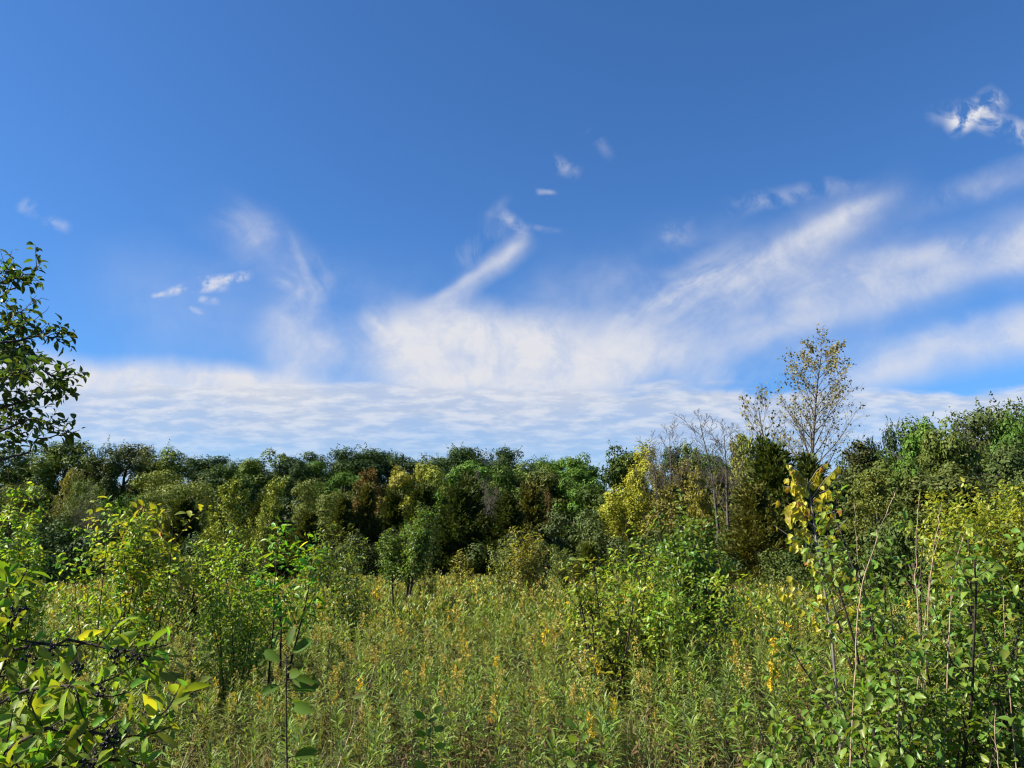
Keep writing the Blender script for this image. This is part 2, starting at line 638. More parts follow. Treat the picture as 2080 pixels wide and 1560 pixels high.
def brush(seed, H=5., W=5.):
    r = random.Random(seed)
    br = []
    P = dict(seg=(.5, .4, .3), wig=(.08, .12, .16), up=(.05, .03, .0), end=(.2, .3, .4), n=(13, 8), t0=(.15, .15), ang=(.8, .7), lr=(.5, .5), rr=(.5, .5),
             shape=(lambda t: 1.1 - .6 * t, lambda t: 1.0))
    for k in range(9):
        a = k * 2.4
        grow(br, r, (cos(a) * .2, sin(a) * .2, -.2), (cos(a) * .5, sin(a) * .5, .9), H * r.uniform(.7, 1), .05, 0, P)
    tr = MB()
    tubes(tr, br, (4, 3, 3), minr=.012)
    add_kind('dead_brush', tr, None, H, W, M_TWIGG)


brush(11)

# ------------------------------------------------------------------ colours of foliage (real leaf colours)
DK = (.03, .058, .018)
DKB = (.028, .055, .022)
GR = (.052, .105, .022)
MG = (.07, .14, .027)
OL = (.082, .125, .032)
OLB = (.095, .12, .036)
PALE = (.115, .15, .04)
GG = (.08, .12, .05)
YG = (.19, .21, .03)
YE = (.20, .205, .042)
LG = (.11, .16, .03)
RD = (.105, .072, .03)
CB = (.055, .072, .022)
CD = (.042, .06, .017)
CO = (.072, .078, .022)

tree_count = 0
WIDER = {'oak': 1.6, 'maple': 1.6, 'poplar': 1.5, 'willow': 1.5, 'cedar': 1.5, 'loose': 1.25, 'bush': 1.3, 'bare_tree': 1.1, 'dead_brush': 1.2}


def plant_tree(kind, px, top, d, wpx, col, name, label, cat='tree', group=None, lean=0.0, var=None, trunk_name='trunk', crown_name='crown', py_base=1150):
    global tree_count
    tree_count += 1
    vs = KIND[kind]
    tr, cr, H, W = vs[(var if var is not None else tree_count) % len(vs)]
    tp = at(px, top, d)
    x, y = tp[0], tp[1]
    z = float(ground_h(x, y))
    h = tp[2] - z
    w = wpx * d / 1560 * WIDER.get(kind, 1.0) * (.88 + .3 * ((tree_count * .618) % 1))
    rz = (tree_count * 1.9) % 6.28
    root = thing(name, label, cat, (x, y, z), rz, (w / W, w / W, h / H), group)
    if lean:
        root.rotation_euler = (0, lean, 0)
    if cr is not None:
        obj(trunk_name, tr, root)
        obj(crown_name, cr, root, (min(.5, col[0] * 1.22), min(.45, col[1] * 1.1), col[2] * .75))
    else:
        obj(trunk_name, tr, root)
    return root


T = plant_tree
#  kind, px, top, distance, width px, colour, name, label
G1 = 'poplars in the far grove'
T('poplar', 32, 912, 88, 74, OL, 'poplar_tree', 'olive poplar of the far grove, just behind the overhanging branch tip', group=G1)
T('poplar', 82, 901, 90, 76, OL, 'poplar_tree', 'olive poplar second from the outer end of the far grove', group=G1)
T('poplar', 130, 896, 90, 78, OL, 'poplar_tree', 'tallest pale olive poplar in the middle of the far grove', group=G1)
T('poplar', 176, 898, 92, 70, GG, 'poplar_tree', 'grey green poplar right of the tallest poplar of the grove', group=G1)
T('poplar', 216, 903, 86, 62, (.05, .075, .026), 'poplar_tree', 'dark narrow poplar with a notch in the skyline on its left', group=G1)
T('poplar', 256, 902, 88, 66, (.06, .08, .03), 'poplar_tree', 'dark green poplar third from the right end of the far grove', group=G1)
T('poplar', 300, 906, 92, 66, OLB, 'poplar_tree', 'brownish olive poplar second from the right end of the grove', group=G1)
T('poplar', 340, 910, 92, 64, OL, 'poplar_tree', 'last poplar at the right end of the grove, where the skyline steps down', group=G1)
G2 = 'trees along the far skyline'
T('oak', 400, 927, 112, 90, DKB, 'oak_tree', 'dark bluish oak in the dip beside the poplar grove', group=G2)
T('oak', 450, 936, 114, 90, DKB, 'oak_tree', 'low dark oak in the deepest dip of the skyline', group=G2)
T('oak', 505, 938, 116, 90, DK, 'oak_tree', 'low dark oak next to the tree with the orange tip', group=G2)
T('maple', 548, 917, 100, 76, OL, 'maple_tree', 'olive maple with a light orange tinted tip on the skyline', group=G2)
T('oak', 590, 928, 98, 72, DKB, 'oak_tree', 'very dark round oak right of the orange tipped maple', group=G2)
T('oak', 640, 937, 104, 80, GR, 'oak_tree', 'green oak in the second dip of the skyline', group=G2)
T('oak', 686, 911, 106, 92, DK, 'oak_tree', 'rounded green oak forming the first hump left of the red maple', group=G2)
T('oak', 748, 911, 110, 84, DKB, 'oak_tree', 'near black oak with lumpy crown above the red maple', group=G2)
T('oak', 806, 918, 112, 76, DK, 'oak_tree', 'dark oak rising behind the yellow ash trees', group=G2)
T('oak', 868, 926, 112, 80, DK, 'oak_tree', 'dark oak left of the highest hump of the skyline', group=G2)
T('oak', 936, 908, 104, 104, DKB, 'oak_tree', 'broad dark oak at the highest hump of the middle skyline', group=G2)
T('oak', 990, 920, 108, 74, (.04, .066, .03), 'oak_tree', 'greyish green oak between the highest hump and the umbrella shaped tree', group=G2)
T('oak', 1048, 913, 112, 66, DK, 'oak_tree', 'umbrella shaped oak standing out alone on the skyline', group=G2, var=1)
T('oak', 1100, 931, 108, 80, GR, 'oak_tree', 'green oak right of the umbrella shaped tree', group=G2)
T('maple', 1150, 931, 104, 78, MG, 'maple_tree', 'light green maple left of the tall dark dense maple', group=G2)
T('maple', 1185, 925, 98, 60, MG, 'maple_tree', 'mid green maple touching the dark dense maple', group=G2)
T('maple', 1250, 910, 74, 100, (.034, .06, .014), 'maple_tree', 'tall dark dense maple beside the yellow green ash')
T('oak', 1392, 902, 100, 84, DK, 'oak_tree', 'dark oak seen between the two leafless trees', group=G2)
T('oak', 1450, 925, 100, 84, GR, 'oak_tree', 'green oak behind the taller leafless tree', group=G2)
T('oak', 1506, 935, 100, 80, DK, 'oak_tree', 'dark oak in the gap behind the thin yellowing trees', group=G2)
T('oak', 1720, 925, 66, 90, DK, 'oak_tree', 'dark low oak at the foot of the tall cottonwood', group=G2)
T('oak', 1772, 915, 62, 84, GR, 'oak_tree', 'green oak in the skyline dip right of the cottonwood', group=G2)
T('oak', 1802, 866, 54, 62, (.04, .07, .03), 'maple_tree', 'small dark bluish tree top rising right of the cottonwood')
T('maple', 1846, 858, 50, 96, (.05, .085, .018), 'maple_tree', 'deep green maple with a dark pointed top on the right slope')
T('maple', 1880, 862, 46, 84, MG, 'maple_tree', 'mid green maple with two pointed tops on the right slope')
T('maple', 1925, 855, 40, 110, (.075, .105, .03), 'maple_tree', 'pale leaved maple in front of the dead grey crown')
T('oak', 2010, 822, 58, 150, (.055, .08, .03), 'oak_tree', 'big spreading oak, the highest tree on the right slope')
T('oak', 2090, 830, 54, 130, GR, 'oak_tree', 'big green oak at the very edge of the right slope')
T('dead_brush', 1985, 872, 44, 120, None, 'dead_tree', 'leafless grey tree tangled in front of the highest oak', var=0)

# middle tiers
T('willow', 22, 985, 58, 130, (.075, .105, .024), 'willow_tree', 'rounded green willow behind the leaf tips at the left edge')
T('willow', 92, 1005, 60, 110, (.075, .10, .026), 'willow_tree', 'rounded olive willow below the poplar grove')
T('loose', 128, 955, 74, 62, (.12, .135, .05), 'young_tree', 'sandy olive young tree in front of the poplar grove')
T('loose', 152, 952, 76, 46, (.19, .19, .05), 'young_tree', 'small yellowish young tree top against the dark poplars')
T('willow', 182, 975, 72, 66, OL, 'willow_tree', 'small olive willow right of the sandy young trees')
T('dead_brush', 192, 992, 60, 74, None, 'dead_shrub', 'greyish purple leafless shrub in the left tree line', var=0)
T('willow', 250, 1005, 62, 90, GR, 'willow_tree', 'dark green willow behind the yellow topped bush')
T('willow', 338, 958, 76, 140, PALE, 'willow_tree', 'big pale yellowish willow below the end of the poplar grove')
T('willow', 350, 1000, 66, 110, (.09, .125, .035), 'willow_tree', 'olive willow in front of the big pale willow')
T('maple', 470, 944, 88, 76, (.05, .09, .02), 'maple_tree', 'bright green maple below the deepest dip of the skyline')
T('maple', 425, 965, 84, 80, (.04, .065, .03), 'maple_tree', 'dull bluish maple right of the big pale willow')
T('loose', 478, 978, 36, 96, (.15, .19, .035), 'young_tree', 'loose light green young tree standing before dark cedars', var=0)
T('loose', 520, 966, 38, 80, (.15, .19, .04), 'young_tree', 'light green young tree leaning right before dark cedars', var=1, lean=.1)
T('cedar', 380, 1010, 46, 100, CD, 'cedar_tree', 'dark green cedar below the olive willow')
T('cedar', 425, 1040, 44, 110, CD, 'cedar_tree', 'dark cedar left of the loose light green tree')
T('cedar', 555, 1000, 48, 110, CD, 'cedar_tree', 'dark cedar right of the light green young trees')
T('cedar', 600, 1040, 46, 110, CB, 'cedar_tree', 'brownish dark cedar above the bright green shoot')
T('willow', 640, 975, 72, 78, (.09, .12, .03), 'willow_tree', 'olive drooping willow left of the red maple')
T('maple', 700, 960, 86, 84, GR, 'maple_tree', 'mid green maple behind the olive drooping willow')
T('loose', 752, 952, 74, 66, RD, 'maple_tree', 'red and orange maple, the only red crown in the tree line', var=2)
T('maple', 808, 950, 76, 56, YE, 'ash_tree', 'golden yellow ash, left one of the yellow pair')
T('maple', 858, 942, 76, 74, (.17, .20, .036), 'ash_tree', 'yellow green ash, right one of the yellow pair')
T('maple', 890, 965, 72, 60, (.09, .13, .025), 'maple_tree', 'light green maple touching the right side of the yellow ash pair')
T('maple', 955, 938, 92, 90, MG, 'maple_tree', 'green maple below the highest hump of the skyline')
T('maple', 1010, 945, 80, 70, (.045, .085, .018), 'maple_tree', 'deep green rounded maple below the umbrella shaped tree')
T('maple', 1062, 945, 86, 80, OL, 'maple_tree', 'olive maple right of the deep green rounded maple')
T('maple', 1110, 950, 80, 76, (.07, .09, .028), 'maple_tree', 'dull olive maple above the small red spire')
T('loose', 1118, 990, 70, 26, (.09, .065, .028), 'young_tree', 'small red vine covered spire in the middle tree line', var=0)
T('maple', 1150, 975, 78, 70, MG, 'maple_tree', 'green maple right of the small red spire')
T('dead_brush', 985, 958, 74, 84, None, 'dead_shrub', 'grey leafless twigs between the middle maples', var=0)
T('cedar', 735, 985, 60, 84, CO, 'cedar_tree', 'bronze brown cedar under the red maple')
T('cedar', 690, 1005, 58, 84, CB, 'cedar_tree', 'olive brown cedar under the olive drooping willow')
T('cedar', 785, 1000, 62, 80, CD, 'cedar_tree', 'dark cedar under the golden yellow ash')
T('cedar', 850, 985, 60, 90, CD, 'cedar_tree', 'dark green cedar under the yellow green ash')
T('cedar', 915, 990, 56, 110, (.036, .055, .016), 'cedar_tree', 'broad dark cedar right of the small round crowned tree')
T('cedar', 968, 966, 62, 110, CD, 'cedar_tree', 'tall dark cedar with ragged plumes in the middle tree line')
T('cedar', 1010, 1005, 56, 100, (.036, .052, .016), 'cedar_tree', 'dark cedar left of the bronze cedar')
T('cedar', 1060, 982, 60, 104, CO, 'cedar_tree', 'bronze cedar below the olive maple')
T('bush', 1130, 1040, 60, 110, (.055, .08, .036), 'tall_shrub', 'bluish grey green shrub below the small red spire', 'shrub')
T('bush', 1195, 1040, 58, 110, (.055, .082, .034), 'tall_shrub', 'bluish green shrub under the tall dark dense maple', 'shrub')
T('poplar', 1300, 906, 60, 74, (.22, .235, .034), 'ash_tree', 'tall yellow green ash beside the dark dense maple', var=1)
T('poplar', 1268, 985, 56, 66, (.20, .225, .032), 'ash_tree', 'lower yellow green ash leaning out from the tall one', var=2)
T('maple', 1345, 950, 64, 50, (.11, .11, .03), 'young_tree', 'dull olive young tree at the foot of the shorter leafless tree')
T('bare_tree', 1348, 848, 52, 125, None, 'bare_tree', 'shorter leafless tree with two fans of twigs', lean=0, var=0)
T('bare_tree', 1450, 828, 44, 150, None, 'bare_tree', 'taller leafless tree with a pale double trunk', var=0)
T('loose', 1385, 935, 56, 80, (.12, .115, .035), 'young_tree', 'olive brown young tree between the two leafless trees')
T('loose', 1428, 905, 60, 70, OL, 'young_tree', 'olive young tree left of the pale double trunk')
T('loose', 1440, 950, 50, 76, (.17, .17, .04), 'young_tree', 'yellowish young tree around the pale double trunk')
T('loose', 1492, 885, 58, 56, (.16, .175, .05), 'young_tree', 'thin yellow topped young tree right of the taller leafless tree')
T('loose', 1530, 880, 54, 64, (.12, .15, .042), 'young_tree', 'yellow green young tree left of the bronze cedar pair')
T('loose', 1500, 955, 48, 90, (.10, .11, .035), 'young_tree', 'dull olive young tree left of the big bronze cedar')
T('loose', 1350, 985, 48, 90, (.12, .12, .04), 'young_tree', 'dull young tree above the vase shaped bush')
T('cedar', 1592, 898, 40, 160, (.052, .072, .02), 'cedar_tree', 'big bronze green cedar left of the yellow leaved sapling', var=1)
T('cedar', 1538, 985, 34, 150, (.075, .082, .022), 'cedar_tree', 'bronze cedar right of the double trunk, standing at the meadow edge', var=2)
T('cedar', 1640, 925, 44, 120, CD, 'cedar_tree', 'dark cedar behind the yellow leaved sapling', var=3)
T('cottonwood', 1632, 684, 55, 205, (.165, .155, .068), 'cottonwood_tree', 'tall half bare cottonwood rising far above the tree line', var=0)
T('cottonwood_young', 1578, 784, 58, 175, (.15, .15, .06), 'cottonwood_tree', 'smaller thin cottonwood leaning left of the tall one', lean=-.08, var=0)
T('loose', 1735, 900, 52, 90, (.05, .06, .03), 'young_tree', 'sparse dark tree right of the cottonwood trunk')
T('maple', 1740, 955, 48, 110, (.055, .075, .026), 'maple_tree', 'dark green maple right of the yellow leaved sapling')
T('maple', 1790, 940, 42, 100, (.07, .095, .025), 'maple_tree', 'olive green maple above the foreground dogwood')
T('loose', 1772, 965, 30, 80, (.10, .12, .03), 'young_tree', 'thin green young tree behind the leaning pale stalk')
T('maple', 1850, 945, 38, 110, (.05, .08, .02), 'maple_tree', 'green maple below the deep green maple')
T('maple', 1940, 950, 32, 150, (.065, .085, .03), 'maple_tree', 'dull green maple above the yellow green bush')
T('maple', 2050, 905, 34, 130, (.05, .075, .028), 'maple_tree', 'dark tree at the right edge above the yellow green bush')
T('maple', 2085, 960, 26, 110, (.06, .09, .03), 'maple_tree', 'dark leafy tree half cut off by the right edge')

# shrubs along the foot of the trees
T('bush', 60, 1070, 34, 170, DK, 'shrub', 'dark green shrub behind the left bushes', 'shrub')
T('bush', 150, 1060, 40, 150, DK, 'shrub', 'dark shrub left of the yellow topped bush', 'shrub')
T('bush', 225, 1075, 42, 130, DK, 'shrub', 'dark green shrub behind the yellow topped bush', 'shrub')
T('bush', 400, 1085, 42, 120, DK, 'shrub', 'dark shrub between the two left bushes', 'shrub')
T('bush', 520, 1095, 44, 120, DK, 'shrub', 'dark shrub below the loose light green trees', 'shrub')
T('bush', 640, 1085, 48, 110, (.04, .055, .018), 'shrub', 'dark shrub just right of the bright green shoot', 'shrub')
G3 = 'dark understory along the meadow edge'
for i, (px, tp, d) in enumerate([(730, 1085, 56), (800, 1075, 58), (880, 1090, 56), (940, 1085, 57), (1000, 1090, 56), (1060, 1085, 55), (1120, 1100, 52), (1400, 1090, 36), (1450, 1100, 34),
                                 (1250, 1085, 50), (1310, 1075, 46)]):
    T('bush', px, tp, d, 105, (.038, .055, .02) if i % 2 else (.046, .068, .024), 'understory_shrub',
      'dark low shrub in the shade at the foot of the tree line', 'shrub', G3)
T('bush', 1660, 1080, 30, 130, (.04, .07, .02), 'shrub', 'green shrub at the foot of the big bronze cedar', 'shrub')
T('bush', 1590, 1120, 27, 110, (.06, .085, .024), 'shrub', 'leafy green shrub left of the yellow sapling trunk', 'shrub')
T('bush', 1760, 1065, 22, 170, (.05, .075, .025), 'shrub', 'dark shrub behind the foreground dogwood', 'shrub')
T('bush', 1850, 1060, 20, 170, (.05, .08, .025), 'shrub', 'dark green shrub left of the yellow green bush', 'shrub')
T('cedar', 1182, 1102, 28, 74, (.085, .11, .03), 'cedar_shrub', 'small round cedar alone in the meadow left of the vase shaped bush', 'shrub')
T('cedar', 1275, 1100, 34, 40, (.075, .11, .035), 'cedar_shrub', 'slim small cedar at the far edge of the meadow', 'shrub')


# far woods behind the skyline rows: one mass nobody could count
def far_woods():
    global rng
    rng = np.random.default_rng(5)
    mb = MB()
    blobs = []
    for i in range(170):
        x = rng.uniform(-115, 115)
        y = rng.uniform(94, 132)
        top = 5.0 + 1.5 * rng.random()
        if x > 28:
            y = rng.uniform(62, 110)
            top = 6.0 + 2 * rng.random()
        if x < -55:
            top = 6.0
        z = float(ground_h(x, y))
        for k in range(3):
            r_ = rng.uniform(1.6, 2.8)
            blobs.append(((x + rng.normal() * 1.6, y + rng.normal(), z + top * rng.uniform(.25, .95) - r_ * .8), (r_ * 1.2, r_ * 1.2, r_)))
    blob_leaves(mb, blobs, 110000, .34)
    o = obj('far_woods', mb.mesh('far_woods', [M_TREE]), None, (.036, .058, .02))
    o['kind'] = 'stuff'
    o['label'] = 'dark mass of far woods filling in behind the tree line'
    o['category'] = 'woods'


far_woods()


# ------------------------------------------------------------------ shrubs and saplings with real twigs
def leaves_on(mb, pts, n, ls, wf, tm, t0=.15, droop=.35, spread=.9, upn=.7, jit=.0):
    """alternate leaves along a twig, blades held out and slightly hanging"""
    if n <= 0:
        return
    m = len(pts) - 1
    t = np.clip(np.linspace(t0, 1, n) + rng.normal(size=n) * .02, 0, 1) * m
    i = np.minimum(t.astype(int), m - 1)
    q = pts[i] + (pts[i + 1] - pts[i]) * (t - i)[:, None]
    dd = unit(pts[i + 1] - pts[i])
    az = np.arange(n) * 2.4 + rng.random() * 6
    ref = np.array([0.13, 0.21, 1.0])
    a = unit(np.cross(dd, ref))
    b = np.cross(dd, a)
    side = a * np.cos(az)[:, None] + b * np.sin(az)[:, None]
    d = unit(dd * (1 - spread * .6) + side * spread + np.array([0, 0, -droop]) + rng.normal(size=(n, 3)) * .22)
    nrm = unit(np.array([0, 0, upn]) + dd * .3 + rng.normal(size=(n, 3)) * .45)
    s = ls * (.42 + .85 * rng.random(n))
    if jit:
        q = q + rng.normal(size=(n, 3)) * jit
    mb.leaves(q + d * .012, d, nrm, s, s * wf, tm)


def shrub_mesh(seed, H, W, nst=8, ntw=12, ntw2=3, ls=.06, wf=.5, per=9, tm=T_OVAL, vase=1.0, lean=(0, 0), r0=.014, start=.18, up=.10, twl=.34, droop=.3, tdark=M_BARKD,
               leafm=M_SHRUB, top_round=.5):
    global rng
    rng = np.random.default_rng(seed)
    r = random.Random(seed)
    P = dict(seg=(.14, .1, .07), wig=(.05, .09, .12), up=(.04, up, .05), end=(.3, .35, .5), n=(ntw, ntw2), t0=(start, .25), ang=(.75, .75), lr=(twl, .5), rr=(.5, .6),
             shape=(lambda t: 1.15 - .7 * t, lambda t: 1.05 - .4 * t))
    br = []
    for k in range(nst):
        a = k * 2.4 + r.uniform(-.4, .4)
        f = math.sqrt((k + .3) / nst)
        off = f * W * .5 * vase
        hh = H * (1 - top_round * .55 * f * f) * r.uniform(.82, 1.02)
        d = np.array([cos(a) * off + lean[0] * H, sin(a) * off + lean[1] * H, hh])
        L = np.linalg.norm(d)
        grow(br, r, (cos(a) * .05, sin(a) * .05, -.1), d, L, r0 * r.uniform(.7, 1.15), 0, P)
    st = MB()
    tubes(st, br, (6, 4, 3))
    lv = MB()
    for pts, rad, l in br:
        if l == 0:
            L = np.linalg.norm(np.diff(pts, axis=0), axis=1).sum()
            leaves_on(lv, pts, int(per * 1.2), ls, wf, tm, max(.3, start + .05), droop)
        else:
            leaves_on(lv, pts, per if l == 1 else max(3, per - 3), ls, wf, tm, .12, droop)
    return st.mesh('stems', [tdark], True), lv.mesh('leaves', [leafm])


def place_shrub(px, py_top, d, meshes, H, col, name, label, cat='shrub', rz=0.0, group=None, hs=None):
    tp = at(px, py_top, d)
    z = float(ground_h(tp[0], tp[1]))
    co = np.empty(len(meshes[1].vertices) * 3, np.float32)
    meshes[1].vertices.foreach_get('co', co)
    H = float(np.percentile(co[2::3], 99.6))
    k = (tp[2] - z) / H
    root = thing(name, label, cat, (tp[0], tp[1], z), rz, (k, k, k) if hs is None else (hs, hs, k), group)
    obj('stems', meshes[0], root)
    obj('leaves', meshes[1], root, col)
    return root


SG = (.10, .15, .022)
SY = (.17, .20, .025)
SD = (.05, .09, .016)

# mid meadow bushes
m = shrub_mesh(201, 2.3, .8, 9, 15, 3, .054, .54, 8, T_OVAL, .9, r0=.009, start=.2, twl=.26, leafm=M_SHRUBY)
place_shrub(262, 1030, 8.2, m, 2.3, (.21, .295, .03), 'buckthorn_bush', 'large sunlit bush with yellow leaves at its top', rz=.4)
m = shrub_mesh(202, 2.1, .7, 9, 16, 3, .05, .54, 9, T_OVAL, .9, r0=.008, start=.1, twl=.27)
place_shrub(490, 1085, 8.8, m, 2.1, (.21, .295, .03), 'buckthorn_bush', 'rounded bright green bush left of the bright green shoot', rz=1.1)
m = shrub_mesh(203, 2.2, .6, 8, 16, 3, .052, .54, 10, T_OVAL, .8, r0=.009, start=.15, twl=.24, leafm=M_SHRUBY)
place_shrub(52, 990, 9.5, m, 2.2, (.20, .29, .028), 'buckthorn_bush', 'bright yellow green bush by the left edge, behind the berry shrub', rz=2.0)
m = shrub_mesh(204, 2.0, .4, 3, 9, 2, .075, .42, 8, T_WIDE, .5, start=.45, leafm=M_SHRUBY, top_round=.2)
place_shrub(572, 1058, 8.6, m, 2.0, (.14, .26, .022), 'tall_sapling', 'bright green broad leaved shoot rising over its bush', 'sapling', rz=.7)
m = shrub_mesh(213, 2.3, .5, 3, 8, 2, .09, .5, 8, T_OVAL, .5, start=.5, leafm=M_YELLOW, top_round=.2)
place_shrub(322, 1018, 8.6, m, 2.3, (.26, .29, .03), 'yellow_sapling', 'yellow leaved shoot sticking out above the large left bush', 'sapling', rz=.7)
# vase bush right of centre
m = shrub_mesh(205, 2.0, 2.0, 13, 15, 3, .066, .5, 9, T_OVAL, 1.15, r0=.016, start=.12, leafm=M_SHRUBY)
place_shrub(1315, 1105, 9.0, m, 2.0, (.21, .28, .03), 'vase_shaped_bush', 'vase shaped yellow green bush in the middle of the meadow', rz=2.5)
m = shrub_mesh(206, 2.6, 1.1, 11, 16, 3, .08, .5, 9, T_OVAL, .8, r0=.016, start=.3)
place_shrub(1405, 1038, 10.2, m, 2.6, (.11, .17, .024), 'dark_green_bush', 'deep green bush growing behind the vase shaped bush', rz=1.2)
m = shrub_mesh(207, 1.5, .6, 5, 10, 2, .06, .5, 7, T_OVAL, .7, start=.2, leafm=M_SHRUBY)
place_shrub(1222, 1135, 8.6, m, 1.5, (.20, .22, .035), 'young_bush', 'sparse pale young bush left of the vase shaped bush', rz=1.2)
# small trees in the meadow
m = shrub_mesh(208, 3.0, 1.5, 4, 30, 7, .07, .5, 9, T_OVAL, .95, r0=.045, start=.52, twl=.25)
place_shrub(818, 1030, 19, m, 3.0, (.10, .155, .022), 'small_tree', 'small round crowned tree with dark forked trunk in the meadow', 'tree', rz=.3)
m = shrub_mesh(209, 2.2, 1.5, 8, 16, 4, .075, .5, 8, T_OVAL, .9, r0=.02, start=.2)
place_shrub(680, 1070, 21, m, 2.2, (.13, .17, .03), 'meadow_bush', 'pale green bush left of the small round crowned tree', rz=.3)
m = shrub_mesh(210, 1.9, 1.0, 7, 13, 3, .065, .5, 8, T_OVAL, .8, r0=.016, start=.2, leafm=M_SHRUBY)
place_shrub(716, 1135, 13.5, m, 1.9, (.11, .15, .025), 'meadow_bush', 'dark stemmed little bush in front of the small round crowned tree', rz=.3)
m = shrub_mesh(211, 2.4, 1.5, 7, 15, 3, .085, .5, 8, T_OVAL, .8, r0=.02, start=.2, leafm=M_SHRUBY)
place_shrub(1070, 1075, 25, m, 2.4, (.20, .19, .035), 'meadow_bush', 'yellowing bush in the middle of the meadow', rz=.3)
place_shrub(1030, 1100, 27, m, 2.4, (.15, .17, .035), 'meadow_bush', 'thin green bush left of the yellowing meadow bush', rz=1.9)
m2 = shrub_mesh(212, 1.8, .9, 5, 10, 3, .085, .5, 7, T_OVAL, .7, r0=.02, start=.2, leafm=M_SHRUBY)
place_shrub(940, 1118, 32, m2, 1.8, (.20, .19, .04), 'meadow_bush', 'tiny yellowish sapling at the far edge of the meadow', rz=1.9)
place_shrub(868, 1130, 24, m2, 1.8, (.15, .16, .04), 'meadow_bush', 'thin small bush right of the small round crowned tree', rz=.9)
place_shrub(395, 1105, 15, m, 2.4, (.12, .15, .03), 'meadow_bush', 'olive bush in the gap between the two left bushes', rz=2.9)
place_shrub(1140, 1110, 30, m, 2.4, (.11, .14, .03), 'meadow_bush', 'green bush left of the small round meadow cedar', rz=.5)
# right: dense yellow green bush
m = shrub_mesh(214, 3.2, 3.4, 20, 22, 4, .085, .5, 9, T_OVAL, 1.0, r0=.02, start=.15, leafm=M_SHRUB, top_round=.7)
place_shrub(2035, 985, 12.5, m, 3.2, (.24, .26, .026), 'yellow_green_bush', 'dense yellow green bush by the right edge', rz=.3)

# foreground dogwood at the right
m = shrub_mesh(221, 2.1, 1.25, 16, 14, 2, .046, .55, 8, T_OVAL, 1.0, r0=.011, start=.1, twl=.22, droop=.45)
place_shrub(1845, 1015, 4.2, m, 2.1, (.135, .20, .028), 'dogwood_shrub', 'big leafy dogwood with dark stems filling the right foreground', rz=.2)
m = shrub_mesh(222, 1.7, .95, 12, 13, 2, .044, .55, 9, T_OVAL, 1.0, r0=.008, start=.1, twl=.25, droop=.45)
place_shrub(2040, 1120, 4.0, m, 1.7, (.13, .19, .028), 'dogwood_shrub', 'shorter dogwood cut off by the right edge of the view', rz=1.2)
m = shrub_mesh(223, 1.15, .7, 9, 12, 2, .04, .55, 9, T_OVAL, 1.0, r0=.007, start=.1, twl=.28, droop=.45)
place_shrub(1790, 1310, 3.7, m, 1.15, (.13, .195, .028), 'dogwood_shrub', 'low dogwood at the foot of the big one, below the pale stalk', rz=2.2)

# yellow leaved sapling
def yellow_sapling():
    global rng
    rng = np.random.default_rng(31)
    r = random.Random(31)
    d0 = 6.0
    base = at(1702, 1460, d0 + .1)
    base[2] = ground_h(base[0], base[1])
    pts = np.array([base, at(1700, 1420, d0), at(1690, 1300, d0), at(1674, 1190, d0), at(1658, 1095, d0), at(1648, 1025, d0), at(1640, 972, d0)])
    st, lv = MB(), MB()
    o = base.copy()
    st.tube(pts - o, np.array([.013, .011, .010, .009, .007, .005, .003]), 6)
    for k in range(46):
        t = .34 + .64 * k / 45
        x = t * 6
        i = min(int(x), 5)
        q = pts[i] + (pts[i + 1] - pts[i]) * (x - i)
        side = -1 if r.random() < .66 else 1
        L = r.uniform(.09, .36) * (1.35 - .85 * t)
        e = q + np.array([side * L, r.uniform(-.12, .12), L * r.uniform(.4, 1.3)])
        mid = (q + e) / 2 + np.array([0, 0, .02])
        tw = np.array([q, mid, e])
        st.tube(tw - o, [.003, .0025, .0015], 4)
        n = r.randint(7, 12)
        for j in range(n):
            s = r.uniform(.2, 1)
            p = q + (e - q) * s
            dd = np.array([r.gauss(side * .35, .4), r.gauss(0, .4), -1.0])
            nn = np.array([r.gauss(-.3, .5), r.gauss(-1, .5), .35])
            ln = r.uniform(.034, .062)
            lv.leaves([p - o], [dd], [nn], ln, ln * .86, T_HEART)
    root = thing('yellow_sapling', 'slender sapling with drooping golden yellow heart shaped leaves', 'sapling', o)
    obj('trunk', st.mesh('trunk', [M_BARKG], True), root)
    obj('leaves', lv.mesh('leaves', [M_YELLOW], True), root, (.43, .40, .028))


yellow_sapling()


# small broad leaved seedling, bottom
def seedling(px, top, d, leaves, name, label, col, hgt_lean=(0, 0), seed=1, r0=.006):
    global rng
    rng = np.random.default_rng(seed)
    tp = at(px, top, d)
    gx, gy = tp[0] + hgt_lean[0], tp[1]
    gz = float(ground_h(gx, gy))
    o = np.array([gx, gy, gz])
    s = np.linspace(0, 1, 8)
    pts = np.stack([np.linspace(gx, tp[0], 8) + .012 * np.sin(s * 5), np.linspace(gy, tp[1], 8), np.linspace(gz - .05, tp[2], 8)], 1)
    st, lv = MB(), MB()
    st.tube(pts - o, r0 * (1 - .6 * s), 6)
    for (t, az, ln, el) in leaves:
        x = t * 7
        i = min(int(x), 6)
        q = pts[i] + (pts[i + 1] - pts[i]) * (x - i)
        dd = np.array([cos(az) * cos(el), sin(az) * cos(el), sin(el)])
        e = q + dd * .03
        st.tube(np.array([q, e]) - o, [.002, .0015], 4)
        lv.leaves([e - o], [dd], [np.array([-.45, -1.0, .25])], ln * 1.2, ln * .62, T_WIDE)
    root = thing(name, label, 'sapling', o)
    obj('stem', st.mesh('stem', [M_BARKD], True), root)
    obj('leaves', lv.mesh('leaves', [M_SEED], True), root, col)


